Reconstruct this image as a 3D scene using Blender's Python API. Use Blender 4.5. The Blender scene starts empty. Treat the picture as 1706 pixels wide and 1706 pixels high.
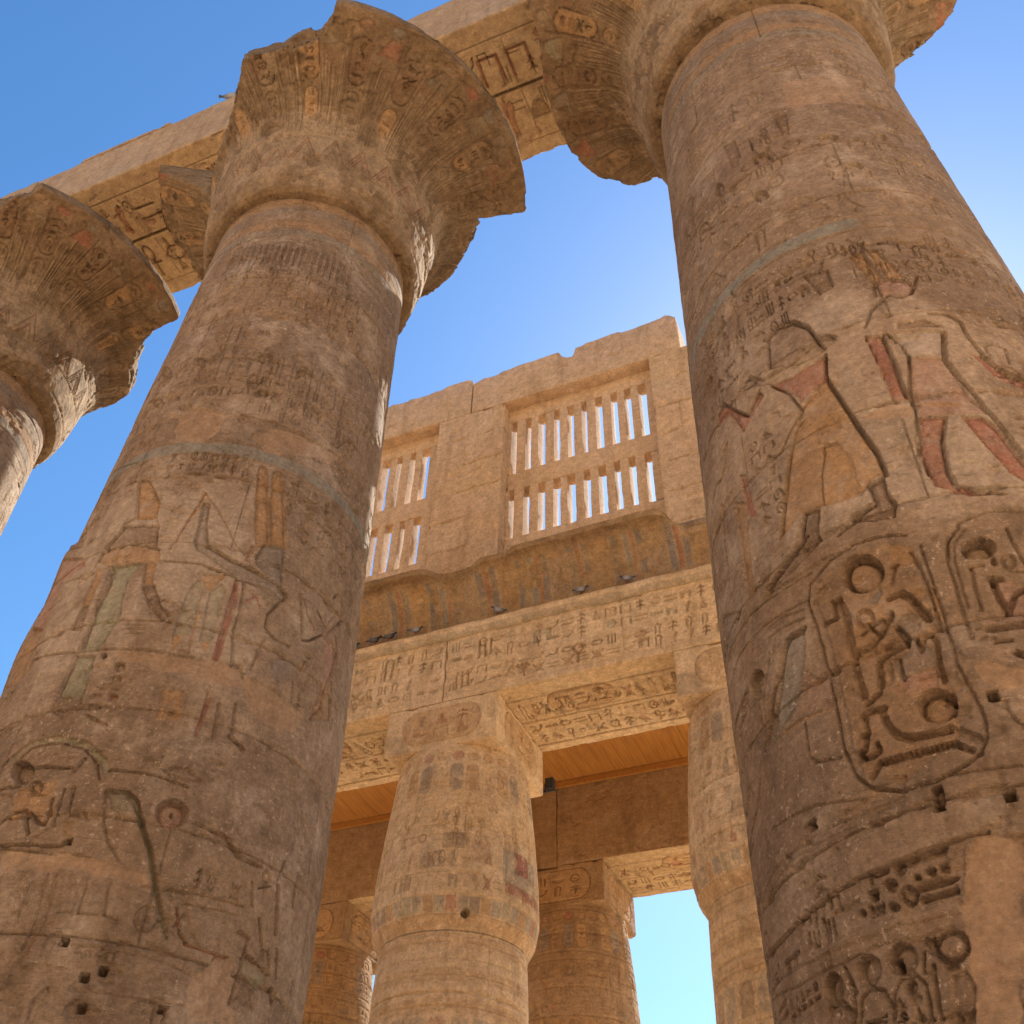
import bpy, math, numpy as np
from mathutils import Matrix, Vector
PI=math.pi; SC=bpy.context.scene
# ------------------------------------------------------------------ camera
CAM=Vector((0,0,1.6))
Rw=np.array([[0.92298488,-0.25286265,-0.29010239],[0.3840049,0.65467381,0.65110862],[0.02528138,-0.71236415,0.70135452]])
cd=bpy.data.cameras.new('camera'); cam=bpy.data.objects.new('camera',cd); SC.collection.objects.link(cam); SC.camera=cam
cd.sensor_width=36; cd.sensor_height=36; cd.sensor_fit='HORIZONTAL'; cd.lens=36*1720/1706; cd.clip_end=3000; cd.clip_start=.05
r_,d_,f_=Rw[:,0],Rw[:,1],Rw[:,2]
cam.matrix_world=Matrix(((r_[0],-d_[0],-f_[0],0),(r_[1],-d_[1],-f_[1],0),(r_[2],-d_[2],-f_[2],1.6),(0,0,0,1)))
# ------------------------------------------------------------------ light
SUN_AZ=math.radians(4); SUN_EL=math.radians(43.0)
w=bpy.data.worlds.new('World'); SC.world=w; w.use_nodes=True; nt=w.node_tree
sky=nt.nodes.new('ShaderNodeTexSky'); sky.sky_type='NISHITA'; sky.sun_disc=False; sky.sun_elevation=SUN_EL; sky.sun_rotation=SUN_AZ
sky.air_density=1.5; sky.dust_density=.5; sky.ozone_density=6; sky.altitude=80
bg=nt.nodes['Background']; bg.inputs['Strength'].default_value=0.079
hs=nt.nodes.new('ShaderNodeHueSaturation'); hs.inputs['Saturation'].default_value=1.18; hs.inputs['Hue'].default_value=.501; nt.links.new(sky.outputs[0],hs.inputs['Color']); nt.links.new(hs.outputs[0],bg.inputs[0])
sd=bpy.data.lights.new('sun','SUN'); sun=bpy.data.objects.new('sun',sd); SC.collection.objects.link(sun)
sd.energy=5.0; sd.angle=math.radians(.53); sd.color=(1,.93,.82)
dv=Vector((math.sin(SUN_AZ)*math.cos(SUN_EL),math.cos(SUN_AZ)*math.cos(SUN_EL),math.sin(SUN_EL)))
sun.rotation_euler=dv.to_track_quat('Z','Y').to_euler(); sun.location=(0,30,60)
SC.view_settings.view_transform='Standard'; SC.view_settings.look='None'; SC.view_settings.exposure=1.25; SC.view_settings.gamma=1
SC.render.engine='CYCLES'
SC.cycles.max_bounces=8; SC.cycles.diffuse_bounces=5; SC.cycles.use_denoising=True
# ------------------------------------------------------------------ object helpers
def link(o): SC.collection.objects.link(o); return o
def tag(o,label=None,cat=None,group=None,kind=None):
    if label: o['label']=label
    if cat: o['category']=cat
    if group: o['group']=group
    if kind: o['kind']=kind
    elif cat: o['kind']='thing'
    return o
def empty(name,loc,label,cat,group=None):
    o=bpy.data.objects.new(name,None); o.location=loc; link(o); o.empty_display_size=.3
    return tag(o,label,cat,group)
def mesh_obj(name,V,F,mat,parent=None,attrs=None,smooth=True,origin=None):
    """V (n,3) world coords; F (m,4) quads or list of arrays"""
    V=np.asarray(V,np.float32)
    o0=np.array(origin if origin is not None else ((parent.location if parent else (0,0,0))),np.float32)
    if parent is None and origin is None: o0=np.array([V[:,0].mean(),V[:,1].mean(),V[:,2].min()],np.float32)
    me=bpy.data.meshes.new(name); Vl=V-o0
    F=np.asarray(F,np.int32); n=F.shape[1]
    me.vertices.add(len(Vl)); me.vertices.foreach_set('co',Vl.ravel())
    me.loops.add(F.size); me.loops.foreach_set('vertex_index',F.ravel())
    me.polygons.add(len(F)); me.polygons.foreach_set('loop_start',np.arange(0,F.size,n,dtype=np.int32)); 
    me.polygons.foreach_set('use_smooth',np.full(len(F),smooth,bool))
    me.update(calc_edges=True)
    if attrs:
        for k,a in attrs.items():
            a=np.asarray(a,np.float32)
            if a.ndim==2:
                at=me.attributes.new(k,'FLOAT_COLOR','POINT'); at.data.foreach_set('color',a.ravel())
            else:
                at=me.attributes.new(k,'FLOAT','POINT'); at.data.foreach_set('value',a.ravel())
    me.materials.append(mat)
    o=bpy.data.objects.new(name,me); link(o)
    if parent is None: o.location=o0
    else: o.parent=parent; o.location=o0-np.array(parent.location,np.float32)
    return o
def quads(ny,nx,wrap=False,off=0):
    i=np.arange(ny-1)[:,None]; j=np.arange(nx if wrap else nx-1)[None,:]; j2=(j+1)%nx
    a=i*nx+j; b=i*nx+j2; c=(i+1)*nx+j2; d=(i+1)*nx+j
    return np.stack([a,b,c,d],-1).reshape(-1,4)+off
# ------------------------------------------------------------------ noise
def hsh(a,b,c,seed=0):
    h=(a*374761393+b*668265263+c*2147483647+seed*974634777)&0xffffffff
    h=((h^(h>>13))*1274126177)&0xffffffff
    h=((h^(h>>16))*2246822519)&0xffffffff
    return ((h>>8)&0xffff)/65535.0
def vn3(P,seed=0):
    Pi=np.floor(P).astype(np.int64); f=P-Pi; f=f*f*(3-2*f); r=0
    for dx in (0,1):
        for dy in (0,1):
            for dz in (0,1):
                wgt=(f[...,0] if dx else 1-f[...,0])*(f[...,1] if dy else 1-f[...,1])*(f[...,2] if dz else 1-f[...,2])
                r=r+wgt*hsh(Pi[...,0]+dx,Pi[...,1]+dy,Pi[...,2]+dz,seed)
    return r
def fac3(P,seed=0):
    """angular, faceted noise for fractured stone"""
    s=0;a=1;t=0
    for o in range(3):
        Q=P*(2.1**o)+o*9.7; c=np.floor(Q).astype(np.int64); best=np.full(Q.shape[:-1],9.0); val=np.zeros(Q.shape[:-1])
        for dx in (-1,0,1):
            for dy in (-1,0,1):
                for dz in (-1,0,1):
                    X=c[...,0]+dx;Y=c[...,1]+dy;Z=c[...,2]+dz
                    px=X+hsh(X,Y,Z,seed+o);py=Y+hsh(X,Y,Z,seed+o+50);pz=Z+hsh(X,Y,Z,seed+o+99)
                    d=(Q[...,0]-px)**2+(Q[...,1]-py)**2+(Q[...,2]-pz)**2; m=d<best
                    best=np.where(m,d,best); g=hsh(X,Y,Z,seed+o+150); tilt=(Q[...,0]-px)*(hsh(X,Y,Z,seed+7)-.5)+(Q[...,2]-pz)*(hsh(X,Y,Z,seed+8)-.5)
                    val=np.where(m,g+tilt*.9,val)
        s=s+a*val; t+=a; a*=.5
    return s/t
def fbm3(P,oct=4,seed=0,gain=.5):
    s=0;a=1;t=0
    for o in range(oct):
        s=s+a*vn3(P*(2**o)+o*17.3,seed+o); t+=a; a*=gain
    return s/t
def vn2(ny,nx,cy,cx,rng):
    """value noise raster with lattice cy x cx cells"""
    L=rng.random((int(cy)+3,int(cx)+3)); y=np.linspace(0,cy,ny); x=np.linspace(0,cx,nx)
    yi=np.floor(y).astype(int); xi=np.floor(x).astype(int); fy=y-yi; fx=x-xi; fy=fy*fy*(3-2*fy); fx=fx*fx*(3-2*fx)
    A=L[yi][:,xi]; B=L[yi][:,xi+1]; C=L[yi+1][:,xi]; D=L[yi+1][:,xi+1]
    fx=fx[None,:]; fy=fy[:,None]
    return (A*(1-fx)+B*fx)*(1-fy)+(C*(1-fx)+D*fx)*fy
def fbm2(ny,nx,h,w,scale,oct,rng,gain=.5,ar=1.0):
    """h,w metres, scale = cell size m, ar = vertical squash"""
    s=0;a=1;t=0;sc=scale
    for o in range(oct):
        s=s+a*vn2(ny,nx,max(1,h/(sc*ar)),max(1,w/sc),rng); t+=a; a*=gain; sc*=.5
    return s/t
# ------------------------------------------------------------------ paints (pigments on the stone, and x for the shade inside holes)
PAL=dict(m=(.42,.27,.14),o=(.45,.265,.12),r=(.37,.13,.09),g=(.25,.215,.18),n=(.34,.33,.23),w=(.50,.41,.33),b=(.20,.13,.085),t=(.42,.31,.21),p=(.42,.25,.19),l=(.30,.20,.125),u=(.27,.265,.225),c=(.16,.09,.05),k=(.015,.012,.01),y=(.54,.38,.19),s=(.46,.34,.215),x=(.12,.10,.08))
def sm(x): x=np.clip(x,0,1); return x*x*(3-2*x)
# ------------------------------------------------------------------ relief raster
class Relief:
    def __init__(s,u0,u1,z0,z1,res,seed=1,resz=None):
        s.u0,s.u1,s.z0,s.z1=u0,u1,z0,z1; resz=resz or res
        s.nx=max(2,int(round((u1-u0)/res))+1); s.ny=max(2,int(round((z1-z0)/resz))+1)
        s.u=np.linspace(u0,u1,s.nx); s.z=np.linspace(z0,z1,s.ny)
        s.du=s.u[1]-s.u[0]; s.dz=s.z[1]-s.z[0]
        s.H=np.zeros((s.ny,s.nx)); s.C=np.zeros((s.ny,s.nx,4)); s.C[...,:3]=.3; s.S=np.zeros((s.ny,s.nx)); s.W=np.zeros((s.ny,s.nx))
        s.rng=np.random.default_rng(seed); s.seed=seed
    def nz(s,scale,oct=4,gain=.5,ar=1.0): return fbm2(s.ny,s.nx,s.z1-s.z0,s.u1-s.u0,scale,oct,s.rng,gain,ar)
    def box(s,pts,m):
        p=np.array(pts,float); a=p.min(0)-m; b=p.max(0)+m
        j0=max(0,int((a[0]-s.u0)/s.du)); j1=min(s.nx,int((b[0]-s.u0)/s.du)+2)
        i0=max(0,int((a[1]-s.z0)/s.dz)); i1=min(s.ny,int((b[1]-s.z0)/s.dz)+2)
        if j1<=j0 or i1<=i0: return None
        U,Z=np.meshgrid(s.u[j0:j1],s.z[i0:i1]); return slice(i0,i1),slice(j0,j1),U,Z,p
    def dist(s,U,Z,p,closed):
        d=np.full(U.shape,1e9); ins=np.zeros(U.shape,bool); n=len(p)
        for k in range(n if closed else n-1):
            a=p[k]; b=p[(k+1)%n]; ab=b-a; l2=ab@ab
            if l2<1e-12: continue
            t=np.clip(((U-a[0])*ab[0]+(Z-a[1])*ab[1])/l2,0,1)
            d=np.minimum(d,(U-a[0]-t*ab[0])**2+(Z-a[1]-t*ab[1])**2)
            if closed and a[1]!=b[1]:
                c=((a[1]>Z)!=(b[1]>Z))&(U<(b[0]-a[0])*(Z-a[1])/(b[1]-a[1])+a[0]); ins^=c
        return np.sqrt(d),ins
    def paint(s,sl,m,c,a):
        if not c: return
        col=np.array(PAL[c]); m=(m*a)[...,None]; C=s.C[sl]
        A=C[...,3:]; na=np.maximum(A,0)+m*(1-A)
        C[...,:3]=C[...,:3]*(1-m)+col*m if False else (C[...,:3]*A*(1-m)+col*m)/np.maximum(A*(1-m)+m,1e-5)
        C[...,3:]=A*(1-m)+m
    def fill(s,pts,c='',d=.03,a=.8,e=.03,rb=.35):
        r=s.box(pts,.02)
        if r is None: return
        i,j,U,Z,p=r; D,ins=s.dist(U,Z,p,True)
        wob=.5*(np.sin(U*41+Z*23)+np.sin(Z*57-U*31))*.003
        m=sm((np.where(ins,D,-D)+wob)/.008+.5)
        s.H[i,j]-=m*d*(rb+(1-rb)*np.exp(-(D/e)**2)); s.paint((i,j),m,c,a)
    def flat(s,pts,c,a=1,soft=.01):
        r=s.box(pts,.03)
        if r is None: return
        i,j,U,Z,p=r; D,ins=s.dist(U,Z,p,True); s.paint((i,j),sm(np.where(ins,D,-D)/soft+.5),c,a)
    def stroke(s,pts,w=.03,d=.03,c='',a=.6):
        r=s.box(pts,w+.01)
        if r is None: return
        i,j,U,Z,p=r; D,_=s.dist(U,Z,p,False); w=w*.85; m=sm((w*.5-D)/(w*.19)+.45)
        s.H[i,j]-=m*d; s.paint((i,j),m,c,a)
    def plaster(s,pts,d=.01,c='l'):
        r=s.box(pts,.05)
        if r is None: return
        i,j,U,Z,p=r; D,ins=s.dist(U,Z,p,True); n=fbm3(np.stack([U*6,Z*6,U*0+s.seed],-1),3,5)-.5
        m=sm((np.where(ins,D,-D)+n*.1)/.015+.5); s.H[i,j]=s.H[i,j]*(1-m)-m*d; s.S[i,j]=np.maximum(s.S[i,j],m); n2=fbm3(np.stack([U*3,Z*3,U*0+s.seed],-1),4,8); s.paint((i,j),m*(.35+.55*sm((n2-.3)/.3)),c,1); s.H[i,j]-=m*(fbm3(np.stack([U*9,Z*25,U*0],-1),3,4)-.5)*.008; s.S[i,j]*=.75
    def wash(s,pts):
        r=s.box(pts,.3)
        if r is None: return
        i,j,U,Z,p=r; D,ins=s.dist(U,Z,p,True); m=sm(np.where(ins,D,-D)/.5+.5); s.W[i,j]=np.maximum(s.W[i,j],m)
    def hole(s,x,z,r,sq=True):
        b=s.box([(x,z)],r*1.6)
        if b is None: return
        i,j,U,Z,p=b; wx=np.sin(Z*130+x*9)*r*.12
        D=np.maximum(abs(U-x+wx),abs(Z-z)) if sq else np.hypot(U-x,Z-z)
        m=sm((r-D)/.012+.5); s.H[i,j]-=m*.16; s.paint((i,j),sm((r-D)/.012-.2),'x',.6)  # dark paint in the pit stands in for its inner shade
    def ell(s,c,a,b,n=28):
        c=np.array(c);a=np.array(a)-c;b=np.array(b)-c; t=np.linspace(0,2*PI,n,endpoint=False)
        return [tuple(c+a*math.cos(k)+b*math.sin(k)) for k in t]
    # --- glyphs: unit box drawings
    def glyph(s,g,x,z,w,h,d,c='',lw=None):
        lw=lw or .085*min(w,h); f=lambda P:[(x+px*w,z+pz*h) for px,pz in P]
        for op in GLY[g%len(GLY)]:
            if op[0]=='f': s.fill(f(op[1]),c,d,.5,.02,.55)
            elif op[0]=='s': s.stroke(f(op[1]),lw*(op[2] if len(op)>2 else 1),d,c)
            elif op[0]=='e':
                _,cx,cy,rx,ry,k=op; P=f([(cx+rx*math.cos(t),cy+ry*math.sin(t)) for t in np.linspace(0,2*PI,18,endpoint=False)])
                if k: s.stroke(P+P[:1],lw,d,c)
                else: s.fill(P,c,d,.5,.02,.8)
    def grid(s,x0,z0,x1,z1,rows,cols,d=.018,seed=1,cols_c='',sep=False,fillp=.93):
        rg=np.random.default_rng(seed); W=(x1-x0)/cols; Hh=(z1-z0)/rows
        for r in range(rows):
            for k in range(cols):
                if rg.random()>fillp: continue
                g=int(rg.integers(len(GLY))) if seed!=200 else 1
                a=z0+r*Hh+.08*Hh; b=x0+k*W+.1*W
                cc=cols_c[int(rg.integers(len(cols_c)))] if cols_c else ''
                s.glyph(g,b,a,W*.8,Hh*.84,d*1.45*rg.uniform(.7,1.25),cc,max(.012,.1*min(W,Hh)))
        if sep:
            for k in range(cols+1): s.stroke([(x0+k*W,z0),(x0+k*W,z1)],.014,d*.6)
    def cart(s,x,z,w,h,d=.03,seed=1,c='',vert=True,gc=''):
        r=min(w,h)*.45; P=[]
        for cx,cz,a0 in ((x+w-r,z+h-r,0),(x+r,z+h-r,90),(x+r,z+r,180),(x+w-r,z+r,270)):
            for t in range(0,91,18): P.append((cx+r*math.cos(math.radians(a0+t)),cz+r*math.sin(math.radians(a0+t))))
        if c: s.flat(P,c,.6)
        s.stroke(P+P[:1],max(.014,.045*min(w,h)),d)
        if vert: s.grid(x+.14*w,z+.1*h,x+.86*w,z+.9*h,max(2,int(h/w*1.7)),1 if w<.3 else 2,d,seed,gc)
        else: s.grid(x+.1*w,z+.14*h,x+.9*w,z+.86*h,1 if h<.3 else 2,max(2,int(w/h*1.7)),d,seed,gc)
        s.stroke([(x,z-.03*h),(x+w,z-.03*h)],.016,d*.8)
    def run(s,ops):
        for o in ops:
            k=o[0]; P=o[1]
            if k=='F': s.fill(P,o[2],o[3]*1.15,o[4],o[5]*.75,o[6])
            elif k=='S': s.stroke(P,o[2]*.88,o[3]*1.1,o[4])
            elif k=='W': s.wash(P)
            elif k=='P': s.plaster(P,o[2])
            elif k=='H': s.hole(P[0][0],P[0][1],max(.028,math.hypot(P[1][0]-P[0][0],P[1][1]-P[0][1])*.95))
            elif k=='E':
                e=s.ell(*P); c,d,kd=o[2:]
                if kd==2: s.stroke(e+e[:1],.035,d,c)
                elif kd==1: s.fill(e,c,d,.7,.03,1)
                else: s.fill(e,c,d*1.35,.6,.03,.62)
            elif k=='G':
                p=np.array(P); s.grid(p[:,0].min(),p[:,1].min(),p[:,0].max(),p[:,1].max(),o[2],o[3],o[4],o[5])
    def courses(s,step=1.03,z00=.4,ph=0,vert=3.1,d=.022):
        """drum joints: irregular bed joints and a few upright joints"""
        rg=np.random.default_rng(s.seed+77); w=s.nz(.8,3)-.5; f=s.nz(.12,3)
        z=z00; n=0
        while z<s.z1+.1:
            dz=abs(s.z[:,None]-z-w*.03); wd=.006+.022*sm((f-.5)*5)
            s.H-=np.exp(-(dz/wd)**2)*d*(.7+2.0*f)
            zn=z+step; t0=rg.uniform(0,1); cc='sbttm'[int(rg.integers(5))]
            if zn>s.z0 and t0<.75:
                k=(s.z>z)&(s.z<zn); C=s.C[k]; a_=.12+.2*rg.random(); C[...,:3]=PAL[cc]; C[...,3]=np.maximum(C[...,3],a_); s.C[k]=C
            if z+step>s.z0:
                for q in range(int((s.u1-s.u0)/vert)+1):
                    x=s.u0+(q+.5*(n%2)+rg.uniform(-.1,.1))*vert; st=[(x,z),(x+rg.uniform(-.02,.02),z+step)]
                    s.stroke(st,.014,.018)
            z+=step*rg.uniform(.93,1.07); n+=1
    def weather(s,amp=.012,chip=.02,thr=.66,scale=.5):
        a=s.nz(1.2,3)-.5; b=s.nz(.16,4)-.5; s.H+=a*amp*1.6+b*amp*.8
        m=sm((s.nz(scale,5,.55,.7)-thr)/.04); r=s.nz(.06,3)-.5
        s.H-=m*(chip+r*.02); s.C[...,3]*=(1-m*.85)
        m2=sm((s.nz(.09,3)-.78)/.05); s.H-=m2*.012
        s.H+=(s.nz(.035,2)-.5)*.004
GLY=[
 [('e',.5,.5,.42,.42,0)],
 [('s',[(.3,0),(.3,.85),(.5,1),(.7,.85),(.62,0)])],
 [('f',[(.05,.45),(.25,.9),(.4,.95),(.5,.8),(.62,.6),(1,.15),(.75,.3),(.6,.2),(.62,0),(.5,0),(.48,.2),(.3,.3),(.2,.5)])],
 [('s',[(0,.4),(.12,.6),(.25,.4),(.37,.6),(.5,.4),(.62,.6),(.75,.4),(.87,.6),(1,.4)])],
 [('e',.5,.75,.2,.24,1),('s',[(.5,.5),(.5,0)]),('s',[(.2,.42),(.8,.42)])],
 [('s',[(0,.5),(.25,.7),(.75,.7),(1,.5),(.75,.3),(.25,.3),(0,.5)])],
 [('f',[(.1,.3),(.9,.3),(.85,.55),(.65,.75),(.35,.75),(.15,.55)])],
 [('s',[(0,.2),(.3,.35),(.55,.25),(.8,.4),(.95,.75)]),('s',[(.8,.75),(1,.8)])],
 [('f',[(0,.55),(1,.55),(.85,.3),(.6,.18),(.4,.18),(.15,.3)])],
 [('f',[(.2,0),(.85,0),(.8,.35),(.6,.45),(.62,.6),(.55,.95),(.38,.95),(.32,.75),(.4,.6),(.25,.4)])],
 [('s',[(.2,.1),(.2,.9)]),('s',[(.5,.1),(.5,.9)]),('s',[(.8,.1),(.8,.9)])],
 [('f',[(.4,0),(.6,0),(.62,.5),(.8,.8),(.7,1),(.5,.9),(.35,.6)])],
 [('s',[(.1,.1),(.1,.8),(.9,.8),(.9,.1)])],
 [('s',[(0,.3),(1,.3)],1.1),('s',[(0,.65),(1,.65)],1.1)],
 [('e',.5,.45,.24,.32,0),('s',[(.25,.6),(.05,.85)]),('s',[(.75,.6),(.95,.85)]),('s',[(.25,.3),(.05,.1)]),('s',[(.75,.3),(.95,.1)])],
 [('s',[(.45,0),(.5,.95)]),('s',[(.5,.9),(.2,.7)]),('s',[(.5,.9),(.8,.7)]),('s',[(.48,.5),(.2,.3)]),('s',[(.48,.5),(.8,.3)])],
 [('e',.5,.5,.32,.38,1),('e',.5,.5,.08,.1,0)],
 [('f',[(.05,.1),(.3,.1),(.3,.5),(.7,.5),(.7,.1),(.95,.1),(.95,.75),(.05,.75)])],
 [('f',[(.45,0),(.6,0),(.6,.5),(.9,.72),(.55,1),(.2,.8),(.3,.6),(.45,.55)]),('s',[(.2,.4),(.9,.45)])],
]
# ------------------------------------------------------------------ materials
def N(nt,t,**k):
    n=nt.nodes.new(t)
    for a,b in k.items():
        if a.startswith('i_'): n.inputs[int(a[2:]) if a[2:].isdigit() else a[2:]].default_value=b
        else: setattr(n,a,b)
    return n
def ramp(nt,src,p0,p1,c0=(0,0,0,1),c1=(1,1,1,1)):
    r=nt.nodes.new('ShaderNodeValToRGB'); e=r.color_ramp.elements; e[0].position=p0; e[1].position=p1; e[0].color=c0; e[1].color=c1
    nt.links.new(src,r.inputs[0]); return r.outputs[0]
def mix(nt,f,a,b,bt='MIX'):
    m=nt.nodes.new('ShaderNodeMix'); m.data_type='RGBA'; m.blend_type=bt
    for v,i in ((f,0),(a,6),(b,7)):
        if hasattr(v,'links') or hasattr(v,'is_linked'): nt.links.new(v,m.inputs[i])
        else: m.inputs[i].default_value=v if i==0 else (*v,1)
    return m.outputs[2]
def math_(nt,op,a,b=0.0,clamp=False):
    m=nt.nodes.new('ShaderNodeMath'); m.operation=op; m.use_clamp=clamp
    for v,i in ((a,0),(b,1)):
        if hasattr(v,'is_linked'): nt.links.new(v,m.inputs[i])
        else: m.inputs[i].default_value=v
    return m.outputs[0]
def stone(name,A,B,C,D,bump=.5,pale=.5,streak=.5,gscale=1.0,rough=.92,wearlo=.3,wearhi=.55):
    """A main, B darker patches, C pale limewash, D orange iron tint"""
    m=bpy.data.materials.new(name); m.use_nodes=True; nt=m.node_tree; L=nt.links; bs=nt.nodes['Principled BSDF']
    tc=N(nt,'ShaderNodeNewGeometry'); P=tc.outputs['Position']
    def nz(sc,det=5,rg=.6,vec=None,dist=0.0):
        n=N(nt,'ShaderNodeTexNoise',i_Scale=sc*gscale,i_Detail=det,i_Roughness=rg,i_Distortion=dist); L.new(vec or P,n.inputs['Vector']); return n.outputs['Fac']
    mp=N(nt,'ShaderNodeMapping'); mp.inputs['Scale'].default_value=(1,1,7); L.new(P,mp.inputs[0]); PS=mp.outputs[0]
    big=nz(.45,4,.6,dist=.4); mid=nz(2.2,6,.65,dist=.5); pat=nz(1.3,8,.72,dist=.3); fine=nz(26,4,.7); st=nz(1.6,6,.65,PS,.6)
    at=N(nt,'ShaderNodeAttribute',attribute_name='paint'); ap=N(nt,'ShaderNodeAttribute',attribute_name='plast'); aw=N(nt,'ShaderNodeAttribute',attribute_name='wash')
    c=mix(nt,ramp(nt,big,.35,.65),A,D)
    c=mix(nt,ramp(nt,mid,.42,.72),c,B)
    c=mix(nt,math_(nt,'MULTIPLY',ramp(nt,st,.48,.7),streak),c,B)
    tan=nz(3.6,5,.6); c=mix(nt,math_(nt,'MULTIPLY',ramp(nt,tan,.55,.7),.35),c,D)
    pw=math_(nt,'ADD',math_(nt,'MULTIPLY',aw.outputs['Fac'],.15),pat)
    c=mix(nt,math_(nt,'MULTIPLY',ramp(nt,pw,.51,.66),pale),c,C)
    # pigment with flaking
    fl=nz(6,9,.78); flm=ramp(nt,fl,.38,.50)
    sp=math_(nt,'MAXIMUM',math_(nt,'MULTIPLY',flm,1.0),ap.outputs['Fac'])
    al=math_(nt,'MULTIPLY',at.outputs['Alpha'],math_(nt,'ADD',math_(nt,'MULTIPLY',sp,.68),.27))
    c=mix(nt,al,c,at.outputs['Color'])
    # pale flecks where the surface is scuffed
    fk=nz(9,5,.75,PS); notp=math_(nt,'SUBTRACT',1.0,ap.outputs['Fac'])
    c=mix(nt,math_(nt,'MULTIPLY',math_(nt,'MULTIPLY',ramp(nt,fk,.66,.74),pale*.8),notp),c,C)
    md=nz(8,8,.75); c=mix(nt,1.0,c,ramp(nt,md,.36,.64,(.80,.79,.78,1),(1.17,1.17,1.16,1)),'MULTIPLY')
    mv=N(nt,'ShaderNodeMapping'); mv.inputs['Scale'].default_value=(1,1,.13); L.new(P,mv.inputs[0]); dr=nz(3.4,5,.6,mv.outputs[0]); c=mix(nt,1.0,c,ramp(nt,dr,.36,.5,(.84,.82,.80,1),(1,1,1,1)),'MULTIPLY')
    wf=nz(22,6,.8); wm=ramp(nt,nz(1.1,4,.6),.4,.6)
    c=mix(nt,math_(nt,'MULTIPLY',math_(nt,'MULTIPLY',math_(nt,'MULTIPLY',ramp(nt,wf,.58,.63),wm),notp),pale*1.15),c,tuple(min(.8,v*1.25) for v in C))
    sc_=nz(5,9,.8,PS); c=mix(nt,math_(nt,'MULTIPLY',math_(nt,'MULTIPLY',ramp(nt,sc_,.36,.43,(1,1,1,1),(0,0,0,1)),notp),.55),c,tuple(v*.62 for v in B))
    # grain
    g=ramp(nt,fine,.2,.8,(.68,.68,.68,1),(1.26,1.26,1.26,1)); c=mix(nt,1.0,c,g,'MULTIPLY')
    dk=nz(14,3,.5); c=mix(nt,math_(nt,'MULTIPLY',ramp(nt,dk,.70,.76),.5),c,(.10,.065,.045))
    L.new(c,bs.inputs['Base Color']); bs.inputs['Roughness'].default_value=rough; bs.inputs['Specular IOR Level'].default_value=.15
    h=math_(nt,'ADD',math_(nt,'MULTIPLY',nz(11,7,.75),.7),math_(nt,'MULTIPLY',nz(7,6,.7,PS),.5)); h=math_(nt,'ADD',h,math_(nt,'MULTIPLY',nz(55,3,.6),.2))
    sc=math_(nt,'SUBTRACT',1.0,math_(nt,'MULTIPLY',ap.outputs['Fac'],.75))
    bp=N(nt,'ShaderNodeBump',i_Distance=.055); L.new(h,bp.inputs['Height']); L.new(math_(nt,'MULTIPLY',sc,bump),bp.inputs['Strength']); L.new(bp.outputs[0],bs.inputs['Normal'])
    return m
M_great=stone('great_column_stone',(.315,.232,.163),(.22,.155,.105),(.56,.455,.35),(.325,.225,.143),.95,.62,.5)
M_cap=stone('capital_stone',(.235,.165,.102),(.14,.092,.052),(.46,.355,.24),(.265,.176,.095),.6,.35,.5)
M_beam=stone('architrave_stone',(.44,.315,.215),(.34,.23,.14),(.52,.41,.29),(.45,.30,.175),.35,.25,.35)
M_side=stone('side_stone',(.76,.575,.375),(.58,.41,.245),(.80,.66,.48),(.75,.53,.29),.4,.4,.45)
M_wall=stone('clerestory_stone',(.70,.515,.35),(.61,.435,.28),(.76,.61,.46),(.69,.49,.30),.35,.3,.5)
M_corn=stone('cornice_stone_shaded',(.46,.31,.165),(.30,.19,.095),(.58,.44,.29),(.48,.31,.14),.6,.3,.4)  # base colour darkened to carry the shade under the overhang
M_far=stone('bounce_wall_stone',(.66,.49,.34),(.58,.42,.28),(.70,.54,.38),(.64,.46,.30),.2,.3,.3)  # kept pale so the added wall throws back more light
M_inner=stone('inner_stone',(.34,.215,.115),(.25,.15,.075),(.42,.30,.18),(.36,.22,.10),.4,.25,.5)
def simple(name,col,rough=.6,metal=0,noise=.15,scale=8,attr=False):
    m=bpy.data.materials.new(name); m.use_nodes=True; nt=m.node_tree; bs=nt.nodes['Principled BSDF']
    g=N(nt,'ShaderNodeNewGeometry'); n=N(nt,'ShaderNodeTexNoise',i_Scale=scale,i_Detail=4.0); nt.links.new(g.outputs['Position'],n.inputs['Vector'])
    r=ramp(nt,n.outputs['Fac'],.3,.7,(1-noise,1-noise,1-noise,1),(1+noise,1+noise,1+noise,1))
    if attr: at=N(nt,'ShaderNodeAttribute',attribute_name='paint'); src=at.outputs['Color']
    else: src=col
    c=mix(nt,1.0,src,r,'MULTIPLY') if attr else None
    if not attr:
        mm=nt.nodes.new('ShaderNodeMix'); mm.data_type='RGBA'; mm.blend_type='MULTIPLY'; mm.inputs[0].default_value=1; mm.inputs[6].default_value=(*col,1); nt.links.new(r,mm.inputs[7]); c=mm.outputs[2]
    nt.links.new(c,bs.inputs['Base Color']); bs.inputs['Roughness'].default_value=rough; bs.inputs['Metallic'].default_value=metal
    return m
M_ground=simple('sand',(.60,.45,.31),.95,0,.18,3)
M_black=simple('black_metal',(.02,.02,.022),.5,.2)
M_pigeon=simple('feathers',(.1,.1,.12),.7,0,.1,60,True)
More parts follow.
